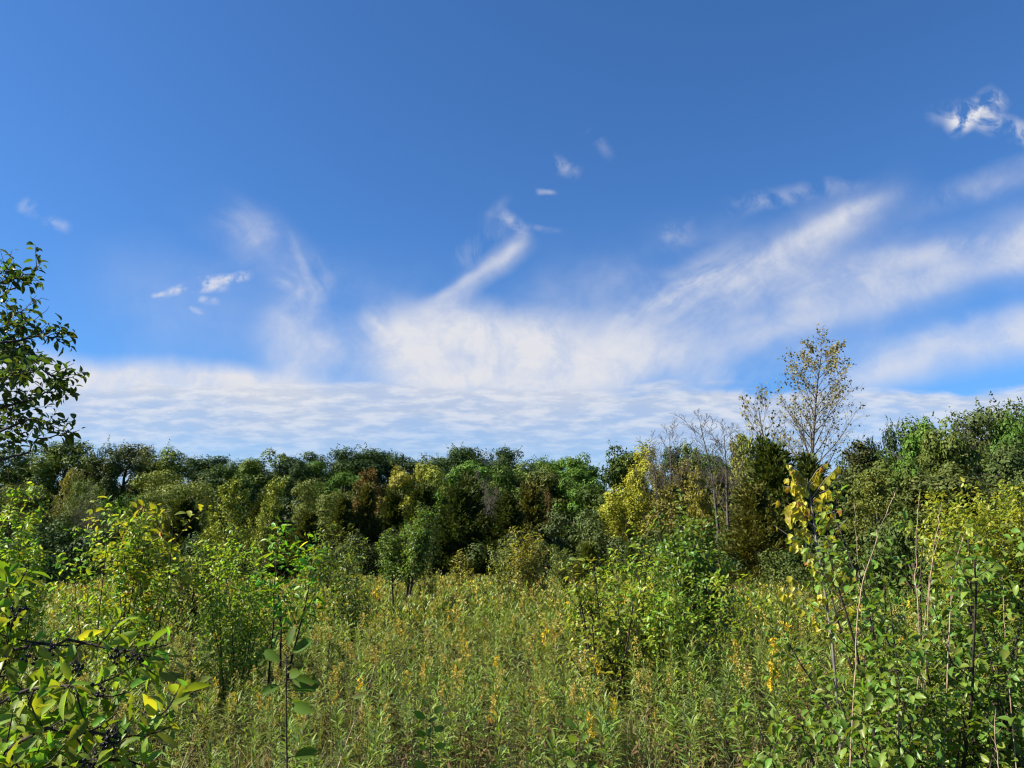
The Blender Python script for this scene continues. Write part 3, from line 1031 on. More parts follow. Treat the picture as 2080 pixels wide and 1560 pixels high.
seedling(588, 1330, 3.3, [(1, 1.2, .07, 1.25), (.99, .3, .075, .65), (.975, 3.0, .07, .45), (.95, 5.4, .07, .1), (.935, -.3, .08, -.1), (.925, 3.6, .06, -.35), (.90, .3, .085, .15), (.885, .7, .06, -.5), (.87, 5.9, .08, -.2), (.72, .2, .075, .2), (.64, 3.3, .05, -.2)],
         'broad_leaved_sapling', 'lone sapling with a few large dark oval leaves near the camera', (.09, .16, .022), (.06, 0), 3)


def rand_leaves(seed, n, t0, ln):
    q = random.Random(seed)
    return [(t0 + (1 - t0) * (k / (n - 1)) ** .8, k * 2.2 + q.uniform(-.6, .6), ln * q.uniform(.6, 1.15), .1 + .8 * (k / n) ** 2 + q.uniform(-.3, .3)) for k in range(n)]


seedling(878, 1445, 5.0, rand_leaves(4, 19, .3, .075), 'small_seedling', 'small bright green seedling with paired leaves in front of the goldenrod', (.13, .22, .03), (.0, 0), 4, .004)
seedling(1180, 1485, 5.4, rand_leaves(5, 17, .35, .075), 'small_seedling', 'low leafy green seedling at the bottom right of the pale dead stalk', (.12, .2, .035), (.0, 0), 5, .004)


# bare pale stalks
def stalk(pix, d, r0, name, label, mat=None, leaf=None):
    """pix: pixel polyline, bottom first, carried down to the soil"""
    pts = [at(a, b, d + c) for a, b, c in pix]
    o = pts[0].copy()
    o[2] = float(ground_h(o[0], o[1]))
    if pts[0][2] > o[2] + .02:
        dx = (pts[0] - pts[1])
        k = (pts[0][2] - o[2]) / max(.05, -dx[2])
        foot = pts[0] + dx * min(k, 6)
        foot[2] = o[2] - .03
        pts = [foot] + pts
        o = foot.copy()
    q_ = random.Random(int(pix[0][0] * 7 + pix[-1][1]))
    fine = []
    for k in range(len(pts) - 1):
        for s_ in np.linspace(0, 1, 5)[:-1]:
            fine.append(pts[k] + (pts[k + 1] - pts[k]) * s_ + np.array([q_.gauss(0, .002), q_.gauss(0, .004), 0]))
    fine.append(pts[-1])
    P = np.array(fine) - o
    r0 = r0 * .62
    st = MB()
    st.tube(P, r0 * np.linspace(1, .4, len(P)), 6)
    for k in range(2, len(P) - 1):
        if q_.random() < .55:           # short broken side twigs and nodes
            sd_ = unit(unit(P[k + 1] - P[k]) + np.array([q_.gauss(0, .8), q_.gauss(0, .8), 0]))
            L_ = q_.uniform(.008, .04)
            st.tube(np.array([P[k], P[k] + sd_ * L_ * .5, P[k] + sd_ * L_ + np.array([0, 0, .006])]), [r0 * .5, r0 * .4, r0 * .25], 4)
    root = thing(name, label, 'dead stalk', o)
    obj('stem', st.mesh('stem', [mat or M_STALK], True), root)
    if leaf:
        lv = MB()
        for a, b, c, dx, dz, ln in leaf:
            q = at(a, b, d + c) - o
            lv.leaves([q], [(dx, -.3, dz)], [(0, -.6, .8)], ln, ln * .5, T_OVAL)
        obj('leaf', lv.mesh('leaf', [M_SHRUB], True), root, (.16, .2, .05))


stalk([(692, 1545, 0), (718, 1470, .05), (745, 1405, .1), (768, 1338, .15)], 4.0, .005, 'dead_stalk', 'pale dead stalk leaning right with one green leaf on it', leaf=[(742, 1412, .1, -.8, -.1, .06)])
stalk([(1735, 1385, 0), (1742, 1240, 0), (1760, 1160, 0), (1790, 1070, 0), (1823, 985, 0)], 3.75, .0062, 'dead_stalk', 'longest pale bare stalk slanting up out of the dogwood', leaf=[(1786, 1068, 0, .6, -.3, .03)])
stalk([(1868, 1290, 0), (1860, 1170, 0), (1862, 1080, 0), (1868, 1000, 0)], 4.0, .0055, 'dead_stalk', 'straight upright bare stalk in the middle of the dogwood')
stalk([(1880, 1250, 0), (1892, 1150, 0), (1902, 1080, 0), (1913, 1020, 0)], 4.1, .005, 'dead_stalk', 'short pale stalk beside the upright bare stalk')
stalk([(1885, 1230, 0), (1893, 1150, 0), (1914, 1070, 0)], 3.9, .005, 'dead_stalk', 'pale stalk bent at its middle right of the short stalk')
stalk([(1926, 1310, 0), (1932, 1190, 0), (1945, 1130, 0), (1960, 1080, 0)], 3.8, .006, 'dead_stalk', 'stout pale stalk leaning right on the right half of the dogwood')
stalk([(1742, 1130, 0), (1738, 1075, 0), (1735, 1020, 0)], 4.4, .004, 'dead_stalk', 'thin reddish bare twig left of the longest stalk', M_TWIG)
stalk([(2046, 1340, 0), (2040, 1260, 0), (2040, 1140, 0)], 3.7, .005, 'dead_stalk', 'upright pale stalk nearest the right edge')
stalk([(2030, 1570, 0), (2020, 1490, 0), (2023, 1440, 0)], 2.9, .004, 'dead_stalk', 'short pale stalk in the low corner of the dogwood')
stalk([(225, 1480, 0), (250, 1410, 0), (278, 1350, 0)], 2.5, .003, 'dead_stalk', 'thin pale dead stalk rising out of the berry shrub')
stalk([(590, 1555, 0), (612, 1480, 0), (645, 1400, 0)], 3.6, .003, 'dead_stalk', 'thin stalk slanting up behind the large leaved sapling')


# ------------------------------------------------------------------ overhanging branch shrub at the left edge
def overhang():
    global rng
    rng = np.random.default_rng(41)
    r = random.Random(41)
    d0 = 4.4
    base = at(-330, 1200, d0)
    base[2] = ground_h(base[0], base[1])
    o = base.copy()
    st, lv = MB(), MB()
    trunk = np.array([base, at(-320, 1250, d0), at(-290, 1050, d0), at(-260, 850, d0), at(-220, 640, d0), at(-170, 480, d0)])
    st.tube(trunk - o, [.05, .045, .04, .033, .022, .01], 8)

    def limb(pix, r0, twn, leafn, tl=.22, t0=.25):
        pts = [at(a if a < 0 else a * .84, b, d0 + c) for a, b, c in pix]
        fine = []
        for k in range(len(pts) - 1):
            for s in np.linspace(0, 1, 5)[:-1]:
                fine.append(pts[k] + (pts[k + 1] - pts[k]) * s + np.array([r.gauss(0, .006), r.gauss(0, .01), r.gauss(0, .006)]))
        fine.append(pts[-1])
        P = np.array(fine)
        st.tube(P - o, r0 * np.linspace(1, .22, len(P)), 5)
        tip = P[int(len(P) * .72):]
        leaves_on(lv, tip - o, 7, .066, .46, T_OVAL, .1, .25)
        for j in range(twn):
            t = t0 + (1 - t0) * (j + r.random()) / twn
            x = t * (len(P) - 1)
            i = min(int(x), len(P) - 2)
            q = P[i] + (P[i + 1] - P[i]) * (x - i)
            dd = unit(P[i + 1] - P[i])
            sd = unit(dd * .5 + np.array([r.gauss(.15, .5), r.gauss(0, .8), r.gauss(.15, .6)]))
            L = tl * r.uniform(.5, 1.2)
            tw = np.array([q, q + sd * L * .5 + np.array([0, 0, r.gauss(0, .01)]), q + sd * L + np.array([0, 0, .02])])
            st.tube(tw - o, [.0026, .002, .0012], 4)
            leaves_on(lv, tw - o, leafn + r.randint(-2, 2), .06, .5, T_OVAL, .2, .25)

    limb([(-230, 700, 0), (-100, 640, 0), (10, 600, .1), (60, 560, .1), (95, 540, .1)], .011, 8, 6, .12)
    limb([(-220, 650, 0), (-110, 600, -.2), (-20, 570, -.2), (20, 550, -.2)], .01, 8, 6, .13)
    limb([(-240, 760, 0), (-90, 720, 0), (40, 690, 0), (100, 680, .1), (140, 690, .1)], .012, 15, 7, .15)
    limb([(-240, 770, 0), (-110, 690, .2), (0, 650, .3), (60, 630, .3)], .01, 13, 7, .15)
    limb([(-250, 830, 0), (-80, 790, -.1), (40, 760, -.1), (100, 750, -.1), (150, 775, -.1)], .012, 17, 7, .16)
    limb([(-250, 840, 0), (-100, 760, .25), (20, 720, .3), (80, 715, .3)], .011, 15, 7, .16)
    limb([(-260, 900, 0), (-90, 850, .1), (40, 820, .1), (110, 800, .1), (150, 790, .1)], .012, 16, 7, .16)
    limb([(-260, 910, 0), (-90, 800, -.3), (0, 770, -.3), (50, 760, -.3)], .011, 14, 7, .16)
    limb([(-265, 950, 0), (-90, 910, 0), (20, 870, 0), (90, 850, 0), (130, 860, 0)], .012, 13, 6, .14)
    limb([(-260, 960, 0), (0, 935, 0), (62, 922, 0), (95, 892, 0), (150, 880, 0), (165, 878, 0)], .010, 3, 4, .09, .7)
    limb([(-265, 940, 0), (-60, 890, .2), (10, 850, .2), (60, 810, .2)], .01, 13, 7, .15)
    limb([(-220, 620, 0), (-90, 680, .2), (0, 700, .2), (40, 730, .2)], .01, 13, 7, .15)
    for k, y0 in enumerate(range(600, 960, 60)):
        dy = (k * 37) % 50 - 25
        limb([(-240, y0 + 60, 0), (-110, y0 + 20, .1 * (k % 3)), (-20, y0 + dy * .5, .12 * (k % 3)), (45 + (k * 23) % 40, y0 + dy - 14, .12 * (k % 3))], .009, 14, 8, .14)
    # leafless twig tips
    for pix in ([(10, 600), (25, 560), (20, 530)], [(30, 590), (40, 560), (35, 545)], [(60, 620), (85, 605), (100, 610)], [(70, 650), (95, 630), (100, 622)], [(0, 575), (18, 562), (8, 548)]):
        P = np.array([at(a, b, d0) for a, b in pix])
        st.tube(P - o, [.0022, .0016, .001], 4)
    root = thing('overhanging_shrub', 'tall shrub reaching in from the left edge, dark leafy branches against the sky', 'shrub', o)
    obj('branches', st.mesh('branches', [M_BARKD], True), root)
    obj('leaves', lv.mesh('leaves', [M_SHRUB], True), root, (.06, .095, .016))


overhang()


# ------------------------------------------------------------------ berry shrub in the lower left corner
def ico(center, rad):
    t = (1 + 5 ** .5) / 2
    v = unit(np.array([(-1, t, 0), (1, t, 0), (-1, -t, 0), (1, -t, 0), (0, -1, t), (0, 1, t), (0, -1, -t), (0, 1, -t), (t, 0, -1), (t, 0, 1), (-t, 0, -1), (-t, 0, 1)], float))
    f = [(0, 11, 5), (0, 5, 1), (0, 1, 7), (0, 7, 10), (0, 10, 11), (1, 5, 9), (5, 11, 4), (11, 10, 2), (10, 7, 6), (7, 1, 8), (3, 9, 4), (3, 4, 2), (3, 2, 6), (3, 6, 8), (3, 8, 9), (4, 9, 5), (2, 4, 11), (6, 2, 10), (8, 6, 7), (9, 8, 1)]
    vs = [tuple(x) for x in v]
    cache, nf = {}, []

    def mid(a, b):
        k = (min(a, b), max(a, b))
        if k not in cache:
            vs.append(tuple(unit(np.array(vs[a]) + np.array(vs[b]))))
            cache[k] = len(vs) - 1
        return cache[k]
    for a, b, c in f:
        x, y, z = mid(a, b), mid(b, c), mid(c, a)
        nf += [(a, x, z), (b, y, x), (c, z, y), (x, y, z)]
    return np.array(vs) * rad + center, nf


def berry_shrub():
    global rng
    rng = np.random.default_rng(51)
    r = random.Random(51)
    d0 = 2.3
    base = at(-60, 1700, d0 + .1)
    base[2] = ground_h(base[0], base[1])
    o = base.copy()
    st, lv, bes = MB(), MB(), []

    def limb(pix, r0, twn, leafn, tl=.14):
        pts = [base + np.array([r.gauss(0, .05), r.gauss(0, .05), 0])] + [at(a, b, d0 + c) for a, b, c in pix]
        fine = []
        for k in range(len(pts) - 1):
            for s in np.linspace(0, 1, 5)[:-1]:
                fine.append(pts[k] + (pts[k + 1] - pts[k]) * s + np.array([r.gauss(0, .004), r.gauss(0, .008), r.gauss(0, .004)]))
        fine.append(pts[-1])
        P = np.array(fine)
        st.tube(P - o, r0 * np.linspace(1, .25, len(P)), 6)
        leaves_on(lv, P[len(P) // 3:] - o, leafn * 3, .07, .42, T_OVAL, .1, .1)
        for j in range(twn):
            t = .3 + .7 * (j + r.random()) / twn
            x = t * (len(P) - 1)
            i = min(int(x), len(P) - 2)
            q = P[i] + (P[i + 1] - P[i]) * (x - i)
            dd = unit(P[i + 1] - P[i])
            sd = unit(dd * .6 + np.array([r.gauss(.1, .6), r.gauss(0, .7), r.gauss(.1, .6)]))
            L = tl * r.uniform(.5, 1.2)
            tw = np.array([q, q + sd * L * .5, q + sd * L + np.array([0, 0, .015])])
            st.tube(tw - o, [.003, .0022, .0014], 5)
            leaves_on(lv, tw - o, leafn + 2, .066, .42, T_OVAL, .2, .1)

    limb([(-80, 1350, 0), (20, 1322, 0), (140, 1302, .05), (230, 1318, .05), (290, 1330, .05)], .008, 9, 6)
    limb([(-90, 1330, .1), (-40, 1260, .1), (10, 1215, .1), (30, 1195, .1)], .007, 8, 6, .1)
    limb([(-50, 1450, 0), (60, 1400, -.1), (140, 1390, -.1), (220, 1420, -.1)], .007, 9, 6)
    limb([(-20, 1540, -.1), (90, 1480, -.15), (180, 1490, -.15), (280, 1500, -.1), (330, 1450, -.1)], .007, 10, 6)
    limb([(0, 1600, -.2), (120, 1550, -.2), (220, 1540, -.2), (290, 1555, -.2)], .007, 8, 6)
    limb([(-60, 1420, .15), (20, 1370, .15), (60, 1420, .15), (30, 1500, .1)], .006, 7, 6)
    limb([(-40, 1560, -.1), (20, 1530, -.2), (60, 1580, -.2)], .006, 7, 6)
    for (a, b, dd, n) in [(45, 1238, .0, 12), (20, 1262, .0, 8), (238, 1335, 0, 14), (275, 1338, 0, 12), (160, 1352, 0, 7), (150, 1368, -.1, 9), (205, 1402, -.1, 9), (235, 1496, -.2, 18), (215, 1520, -.2, 16), (190, 1545, -.2, 12), (60, 1335, 0, 9),
                          (100, 1318, 0, 6), (40, 1415, 0, 8)]:
        c = at(a, b, d0 + dd - .05)
        be = MB()
        bes.append(be)
        for k in range(n):
            q = c + np.clip(np.array([r.gauss(0, .012), r.gauss(0, .012), r.gauss(0, .011)]), -.019, .019)
            v, f = ico(q - o, r.uniform(.0042, .0056))
            be.add(v, [f])
            st.tube(np.array([q, c + np.array([0, 0, .035])]) - o, [.0007, .0007], 3)
    root = thing('berry_shrub', 'yellow green leafy shrub with clusters of black berries in the near corner', 'shrub', o)
    obj('stems', st.mesh('stems', [M_BARKD], True), root)
    obj('leaves', lv.mesh('leaves', [M_SHRUBY], True), root, (.17, .25, .024))
    for be in bes:
        obj('berry_cluster', be.mesh('berry_cluster', [M_BERRY], True), root)


berry_shrub()


# ------------------------------------------------------------------ goldenrod meadow
def goldenrod(seed, lod, flower=0, dry=.35, H=1.1):
    """returns stem, leaf, flower buffers; leaf slots: 0 green, 1 dry"""
    g = np.random.default_rng(seed)
    st, lv, fl = MB(), MB(), MB()
    lean = g.normal(size=2) * .06
    k = 6 if lod == 0 else 3
    z = np.linspace(0, H, k)
    bend = (z / H) ** 2
    pts = np.stack([lean[0] * bend * H + .01 * np.sin(z * 6 + seed) * (lod == 0), lean[1] * bend * H, z - .02], 1)
    st.tube(pts, .0052 * (1 - .6 * z / H) * (1, 1.3, 1.9)[lod], 4 if lod == 0 else 3)
    n = (58, 24, 10)[lod]
    t = np.sort(g.random(n) ** .75) * .82 + .16
    zz = t * H
    q = np.stack([lean[0] * t ** 2 * H, lean[1] * t ** 2 * H, zz], 1)
    az = np.arange(n) * 2.4 + g.random() * 6
    el = .05 + 1.05 * t + g.normal(size=n) * .25
    d = np.stack([np.cos(az) * np.cos(el), np.sin(az) * np.cos(el), np.sin(el)], 1)
    nr = np.stack([-np.cos(az) * .5, -np.sin(az) * .5, np.ones(n)], 1) + g.normal(size=(n, 3)) * .3
    ln = (.15 - .065 * t) * (.7 + .6 * g.random(n)) * (1, 1.35, 1.7)[lod]
    wd = ln * (.17, .25, .34)[lod]
    isdry = g.random(n) < np.clip((dry * 1.7) * (1.05 - 1.35 * t), 0, 1)
    tm = T_LANCE if lod == 0 else T_FAR
    for mi, sel in ((0, ~isdry), (1, isdry)):
        if sel.any():
            dd = d[sel].copy()
            if mi == 1:
                dd[:, 2] -= .9
            lv.leaves(q[sel], dd, nr[sel], ln[sel] * (1 if mi == 0 else .8), wd[sel], tm, mi)
    if flower:
        nb = (9, 5, 4)[lod]
        for b in range(nb):
            a = g.random() * 6.28
            tz = H * (.78 + .24 * b / nb)
            L = (.15 * (1.1 - b / nb) + .05) * (.8 if flower == 1 else 1)
            kk = (16, 5, 2)[lod]
            s = np.linspace(.15, 1, kk)
            p = np.stack([lean[0] * H + np.cos(a) * L * s * .42, lean[1] * H + np.sin(a) * L * s * .42, tz + L * (.9 * s - .45 * s * s)], 1) + g.normal(size=(kk, 3)) * .008
            sz = np.full(kk, (.022, .05, .085)[lod]) * (.7 + .6 * g.random(kk))
            fl.leaves(p, g.normal(size=(kk, 3)) + np.array([np.cos(a), np.sin(a), .5]), g.normal(size=(kk, 3)), sz, sz * .62, T_FAR, 0)
    return st, lv, fl


def gmesh(mb, name, mats):
    return mb.mesh(name, mats) if mb.n else None


protos = []
for s in range(5):
    protos.append(('plain', 0) + goldenrod(300 + s, 0, 0, .3, 1.1))
for s in range(4):
    protos.append(('dry', 0) + goldenrod(320 + s, 0, 0, .95, 1.1))
for s in range(3):
    protos.append(('faded', 0) + goldenrod(340 + s, 0, 1, .45, 1.15))
for s in range(2):
    protos.append(('bright', 0) + goldenrod(360 + s, 0, 1, .35, 1.1))
protos = [p for p in protos]
pm = []
for k, _, a, b, c in protos:
    pm.append((k, gmesh(a, 'goldenrod_stem', [M_GS]), gmesh(b, 'goldenrod_leaves', [M_GL, M_GD]), gmesh(c, 'goldenrod_flower', [M_GF if k == 'faded' else M_GY])))
BY = {k: [x for x in pm if x[0] == k] for k in ('plain', 'dry', 'faded', 'bright')}
LAB = {'plain': ('green leafy goldenrod stem without flowers in the near meadow', 'green goldenrod stems'),
       'dry': ('goldenrod stem with withered brown lower leaves in the near meadow', 'half withered goldenrod stems'),
       'faded': ('goldenrod with a faded tan plume in the near meadow', 'goldenrod with faded plumes'),
       'bright': ('goldenrod with a bright golden yellow plume in the near meadow', 'goldenrod with bright plumes')}

g = np.random.default_rng(77)


def field_points(d0, d1, dens, margin=1.12):
    area = .6667 * margin * (d1 ** 2 - d0 ** 2)
    n = int(area * dens)
    d = np.sqrt(g.random(n) * (d1 ** 2 - d0 ** 2) + d0 ** 2)
    x = (g.random(n) * 2 - 1) * .6667 * margin * d
    return x, d


def patch_height(x, y):
    return 1 + .14 * np.sin(x * .9 + 2) * np.sin(y * .7) + .10 * np.sin(x * 2.1 + y * 1.3)


# the nearest plants, each its own object
xs, ys = field_points(5.0, 8.6, 13, 1.05)
order = np.argsort(ys)
pts_near = [(xs[i], ys[i]) for i in order]
count = 0
used = []
for x, y in pts_near:
    px = 1040 + x / y * 1560
    if y < 6.2 and (px < 900 or g.random() < .35) and g.random() < .7:
        continue
    if count >= 285:
        break
    u = g.random()
    k = 'plain' if u < .45 else 'dry' if u < .86 else 'faded' if u < .95 else 'bright'
    kk, a, b, c = BY[k][g.integers(len(BY[k]))]
    h = float(patch_height(x, y)) * g.uniform(.66, .95) * (.72 + .28 * min(1, (y - 4.6) / 2.2)) * (1 - .2 * min(1, max(0, (760 - px) / 300)))
    root = thing('goldenrod', LAB[k][0], 'goldenrod', (x, y, float(ground_h(x, y))), g.random() * 6.28, (h, h, h), LAB[k][1])
    root.rotation_euler = (g.normal() * .07, g.normal() * .07, g.random() * 6.28)
    obj('stem', a, root)
    obj('leaves', b, root)
    if c:
        obj('flower_head', c, root)
    count += 1
    ymax = y
print('goldenrod individuals', count, 'out to', ymax)

# the rest of the meadow: one mass
mats_all = [M_GL, M_GD, M_GS, M_GF, M_GY, M_GB, M_GT]


def combo(st, lv, fl, flm, green=0):
    o = MB()
    o.join(st)
    o.M = [np.full(len(o.flat()[1]), 2, np.int32)]
    a = MB()
    a.join(lv)
    l, s_, m_ = a.flat()
    a.M = [np.where(m_ == 0, green, 1).astype(np.int32)]
    o.join(a)
    if fl.n:
        b = MB()
        b.join(fl)
        b.M = [np.full(len(b.flat()[1]), flm, np.int32)]
        o.join(b)
    return o


def lodset(lod):
    out = []
    for s in range(4):
        out.append((.34, combo(*goldenrod(400 + s, lod, 0, .3), 3, 0)))
    for s in range(2):
        out.append((.30, combo(*goldenrod(410 + s, lod, 0, .9), 3, 0)))
    for s in range(2):
        out.append((.13, combo(*goldenrod(420 + s, lod, 1, .4, 1.12), 3, 0)))
    for s in range(2):
        out.append((.035, combo(*goldenrod(430 + s, lod, 1, .3, 1.1), 4, 0)))
    for s in range(2):
        out.append((.08, combo(*goldenrod(440 + s, lod, 0, .15, 1.0), 3, 5)))
    for s in range(2):
        out.append((.05, combo(*goldenrod(450 + s, lod, 1, .5, 1.05), 3, 6)))
    return out


meadow = MB()


def scatter(lod, d0, d1, dens, wmod=None):
    ps = lodset(lod)
    w = np.array([p[0] for p in ps])
    x, y = field_points(d0, d1, dens)
    for i in range(len(x)):
        ww = w.copy()
        if wmod is not None:
            ww = ww * wmod
        # loose patches of wormwood and of faded plumes
        s1 = sin(x[i] * .45 + 1.3) * sin(y[i] * .31 + .4)
        s2 = sin(x[i] * .27 - .7) * cos(y[i] * .22 + 1.0)
        ww[10:12] *= 3.2 if s1 > .45 else .45
        ww[6:8] *= 2.2 if s2 > .3 else .7
        ww = ww / ww.sum()
        k = g.choice(len(ps), p=ww)
        h = float(patch_height(x[i], y[i])) * g.uniform(.72, 1.08) * (.76 + .24 * min(1, max(0, (y[i] - 7) / 6)))
        if y[i] < 14:
            pxi = 1040 + x[i] / y[i] * 1560
            h *= 1 - .2 * min(1, max(0, (760 - pxi) / 300)) * min(1, (14 - y[i]) / 4)
        meadow.join(ps[k][1], g.random() * 6.28, (h, h, h), (x[i], y[i], float(ground_h(x[i], y[i]))), (g.normal() * .07, g.normal() * .07))


scatter(0, ymax - 1.8, 12.5, 18)
scatter(1, 12.5, 26, 15, np.array([1] * 4 + [.7] * 2 + [.8] * 2 + [1.5] * 2 + [1.0] * 2 + [1.5] * 2))
scatter(2, 26, 66, 8, np.array([.6] * 4 + [.3] * 2 + [1.0] * 2 + [1.2] * 2 + [.6] * 2 + [7.0] * 2))
low = [combo(*goldenrod(470 + s_i, 0, 0, .25 if s_i < 3 else .8, .62), 3, 0) for s_i in range(5)]
xl, yl = field_points(5.0, 13, 6)
for i in range(len(xl)):
    h = g.uniform(.55, 1.05)
    meadow.join(low[g.integers(5)], g.random() * 6.28, (h * 1.15, h * 1.15, h), (xl[i], yl[i], float(ground_h(xl[i], yl[i]))), (g.normal() * .12, g.normal() * .12))
mo = obj('meadow', meadow.mesh('meadow', mats_all))
mo['kind'] = 'stuff'
mo['label'] = 'dense meadow of goldenrod and weeds spreading to the trees'
mo['category'] = 'meadow plants'
print('meadow verts', meadow.n)


# grass at the near edge
def grass():
    global rng
    rng = np.random.default_rng(91)
    mb = MB()
    x, y = field_points(3.2, 8.6, 19, 1.05)
    nt = len(x)
    per = 20
    X = np.repeat(x, per) + g.normal(size=nt * per) * .05
    Y = np.repeat(y, per) + g.normal(size=nt * per) * .05
    n = len(X)
    Z = ground_h(X, Y) - .01
    d = np.stack([g.normal(size=n) * .42, g.normal(size=n) * .42, np.ones(n)], 1)
    d[:, 0] += np.repeat(g.normal(size=nt) * .25, per)
    nr = np.stack([g.normal(size=n), g.normal(size=n), np.full(n, .2)], 1)
    ln = (.26 + .26 * g.random(n)) * np.repeat(.6 + .7 * g.random(nt), per)
    mb.leaves(np.stack([X, Y, Z], 1), d, nr, ln, .006, tmpl([(.3, .5), (.65, .4)], .42, .1))
    o = obj('grass', mb.mesh('grass', [M_GRASS]))
    o['kind'] = 'stuff'
    o['label'] = 'long green and straw coloured grass at the near edge'
    o['category'] = 'grass'


grass()

# ------------------------------------------------------------------ sun and sky
SUN_EL, SUN_AZ = radians(41), radians(-99)      # azimuth from straight ahead, negative = left
sun = bpy.data.lights.new('sun', 'SUN')
sun.energy = 5.0
sun.angle = radians(.53)
sun.color = (1.0, .93, .80)
so = bpy.data.objects.new('sun', sun)
C.objects.link(so)
from mathutils import Vector
sd = Vector((sin(SUN_AZ) * cos(SUN_EL), cos(SUN_AZ) * cos(SUN_EL), sin(SUN_EL)))
so.rotation_euler = sd.to_track_quat('Z', 'Y').to_euler()
so.location = (-30, 5, 40)

w = bpy.data.worlds.new('World')
sc.world = w
w.use_nodes = True
nt = w.node_tree
nt.nodes.clear()
N, K = nt.nodes.new, nt.links.new
sky = N('ShaderNodeTexSky')
sky.sky_type = 'NISHITA'
sky.sun_disc = False
sky.sun_elevation = SUN_EL
sky.sun_rotation = SUN_AZ
sky.altitude = 200
sky.air_density = 1.0
sky.dust_density = .35
sky.ozone_density = 2.0


def math_(op, a, b=None, c=None, tree=None, clamp=False):
    t = tree or nt
    n = t.nodes.new('ShaderNodeMath')
    n.operation = op
    n.use_clamp = clamp
    for i, v in enumerate((a, b, c)):
        if v is None:
            continue
        if isinstance(v, (int, float)):
            n.inputs[i].default_value = v
        else:
            t.links.new(v, n.inputs[i])
    return n.outputs[0]


def maprange(v, a, b, c=0., d=1., tree=None, smooth=True):
    t = tree or nt
    n = t.nodes.new('ShaderNodeMapRange')
    n.interpolation_type = 'SMOOTHSTEP' if smooth else 'LINEAR'
    for i, q in enumerate((v, a, b, c, d)):
        if isinstance(q, (int, float)):
            n.inputs[i].default_value = q
        else:
            t.links.new(q, n.inputs[i])
    return n.outputs[0]


def stroke_group():
    gt = bpy.data.node_groups.new('cloud_streak', 'ShaderNodeTree')
    I = gt.interface
    for nm, ty in (('P', 'NodeSocketVector'), ('A', 'NodeSocketVector'), ('Dir', 'NodeSocketVector'), ('Nor', 'NodeSocketVector'), ('Len', 'NodeSocketFloat'), ('W0', 'NodeSocketFloat'), ('W1', 'NodeSocketFloat'), ('Bow', 'NodeSocketFloat'),
                   ('F0', 'NodeSocketFloat'), ('F1', 'NodeSocketFloat'), ('Amt', 'NodeSocketFloat'), ('Noise', 'NodeSocketFloat'), ('Lo', 'NodeSocketFloat'), ('Hi', 'NodeSocketFloat')):
        I.new_socket(nm, in_out='INPUT', socket_type=ty)
    I.new_socket('D', in_out='OUTPUT', socket_type='NodeSocketFloat')
    gi = gt.nodes.new('NodeGroupInput').outputs
    go = gt.nodes.new('NodeGroupOutput')
    sub = gt.nodes.new('ShaderNodeVectorMath')
    sub.operation = 'SUBTRACT'
    gt.links.new(gi['P'], sub.inputs[0])
    gt.links.new(gi['A'], sub.inputs[1])

    def dot(v):
        n = gt.nodes.new('ShaderNodeVectorMath')
        n.operation = 'DOT_PRODUCT'
        gt.links.new(sub.outputs[0], n.inputs[0])
        gt.links.new(v, n.inputs[1])
        return n.outputs['Value']
    M = lambda op, a, b=None, c=None: math_(op, a, b, c, gt)
    sl = dot(gi['Dir'])
    s = M('DIVIDE', sl, gi['Len'])
    t = dot(gi['Nor'])
    bow = M('MULTIPLY', M('MULTIPLY', s, M('SUBTRACT', 1.0, s)), gi['Bow'])
    t = M('SUBTRACT', t, bow)
    wv = M('ADD', gi['W0'], M('MULTIPLY', M('SUBTRACT', gi['W1'], gi['W0']), s))
    wv = M('MAXIMUM', wv, .002)
    q = M('ABSOLUTE', M('DIVIDE', t, wv))
    ac = maprange(q, 0., 1., 1., 0., gt)
    f0 = maprange(s, 0., gi['F0'], 0., 1., gt)
    f1 = maprange(s, M('SUBTRACT', 1.0, gi['F1']), 1.0, 1., 0., gt)
    nd = maprange(gi['Noise'], gi['Lo'], gi['Hi'], 0., 1., gt)
    # dense cores survive the noise, thin edges break up
    d = M('MULTIPLY', M('MULTIPLY', f0, f1), ac)
    d = M('MULTIPLY', d, gi['Amt'])
    d = M('MULTIPLY', d, nd)
    gt.links.new(d, go.inputs['D'])
    return gt


SG_ = stroke_group()
tc = N('ShaderNodeTexCoord')
sp = N('ShaderNodeSeparateXYZ')
K(tc.outputs['Generated'], sp.inputs[0])
yy = math_('MAXIMUM', sp.outputs[1], .02)
U = math_('DIVIDE', sp.outputs[0], yy)
V = math_('DIVIDE', sp.outputs[2], yy)
cuv = N('ShaderNodeCombineXYZ')
K(U, cuv.inputs[0])
K(V, cuv.inputs[1])


def warp(src, scale, amt, detail):
    nz_ = N('ShaderNodeTexNoise')
    nz_.inputs['Scale'].default_value = scale
    nz_.inputs['Detail'].default_value = detail
    K(src, nz_.inputs['Vector'])
    s_ = N('ShaderNodeVectorMath')
    s_.operation = 'SUBTRACT'
    K(nz_.outputs['Color'], s_.inputs[0])
    s_.inputs[1].default_value = (.5, .5, .5)
    m_ = N('ShaderNodeVectorMath')
    m_.operation = 'SCALE'
    K(s_.outputs[0], m_.inputs[0])
    m_.inputs['Scale'].default_value = amt
    a_ = N('ShaderNodeVectorMath')
    a_.operation = 'ADD'
    K(src, a_.inputs[0])
    K(m_.outputs[0], a_.inputs[1])
    return a_.outputs[0]


PW = warp(cuv.outputs[0], 4.0, .13, 8)
PS = warp(cuv.outputs[0], 6.0, .05, 6)


def uv(px, py):
    x, y, z = ray(px, py)
    return np.array([x / y, z / y])


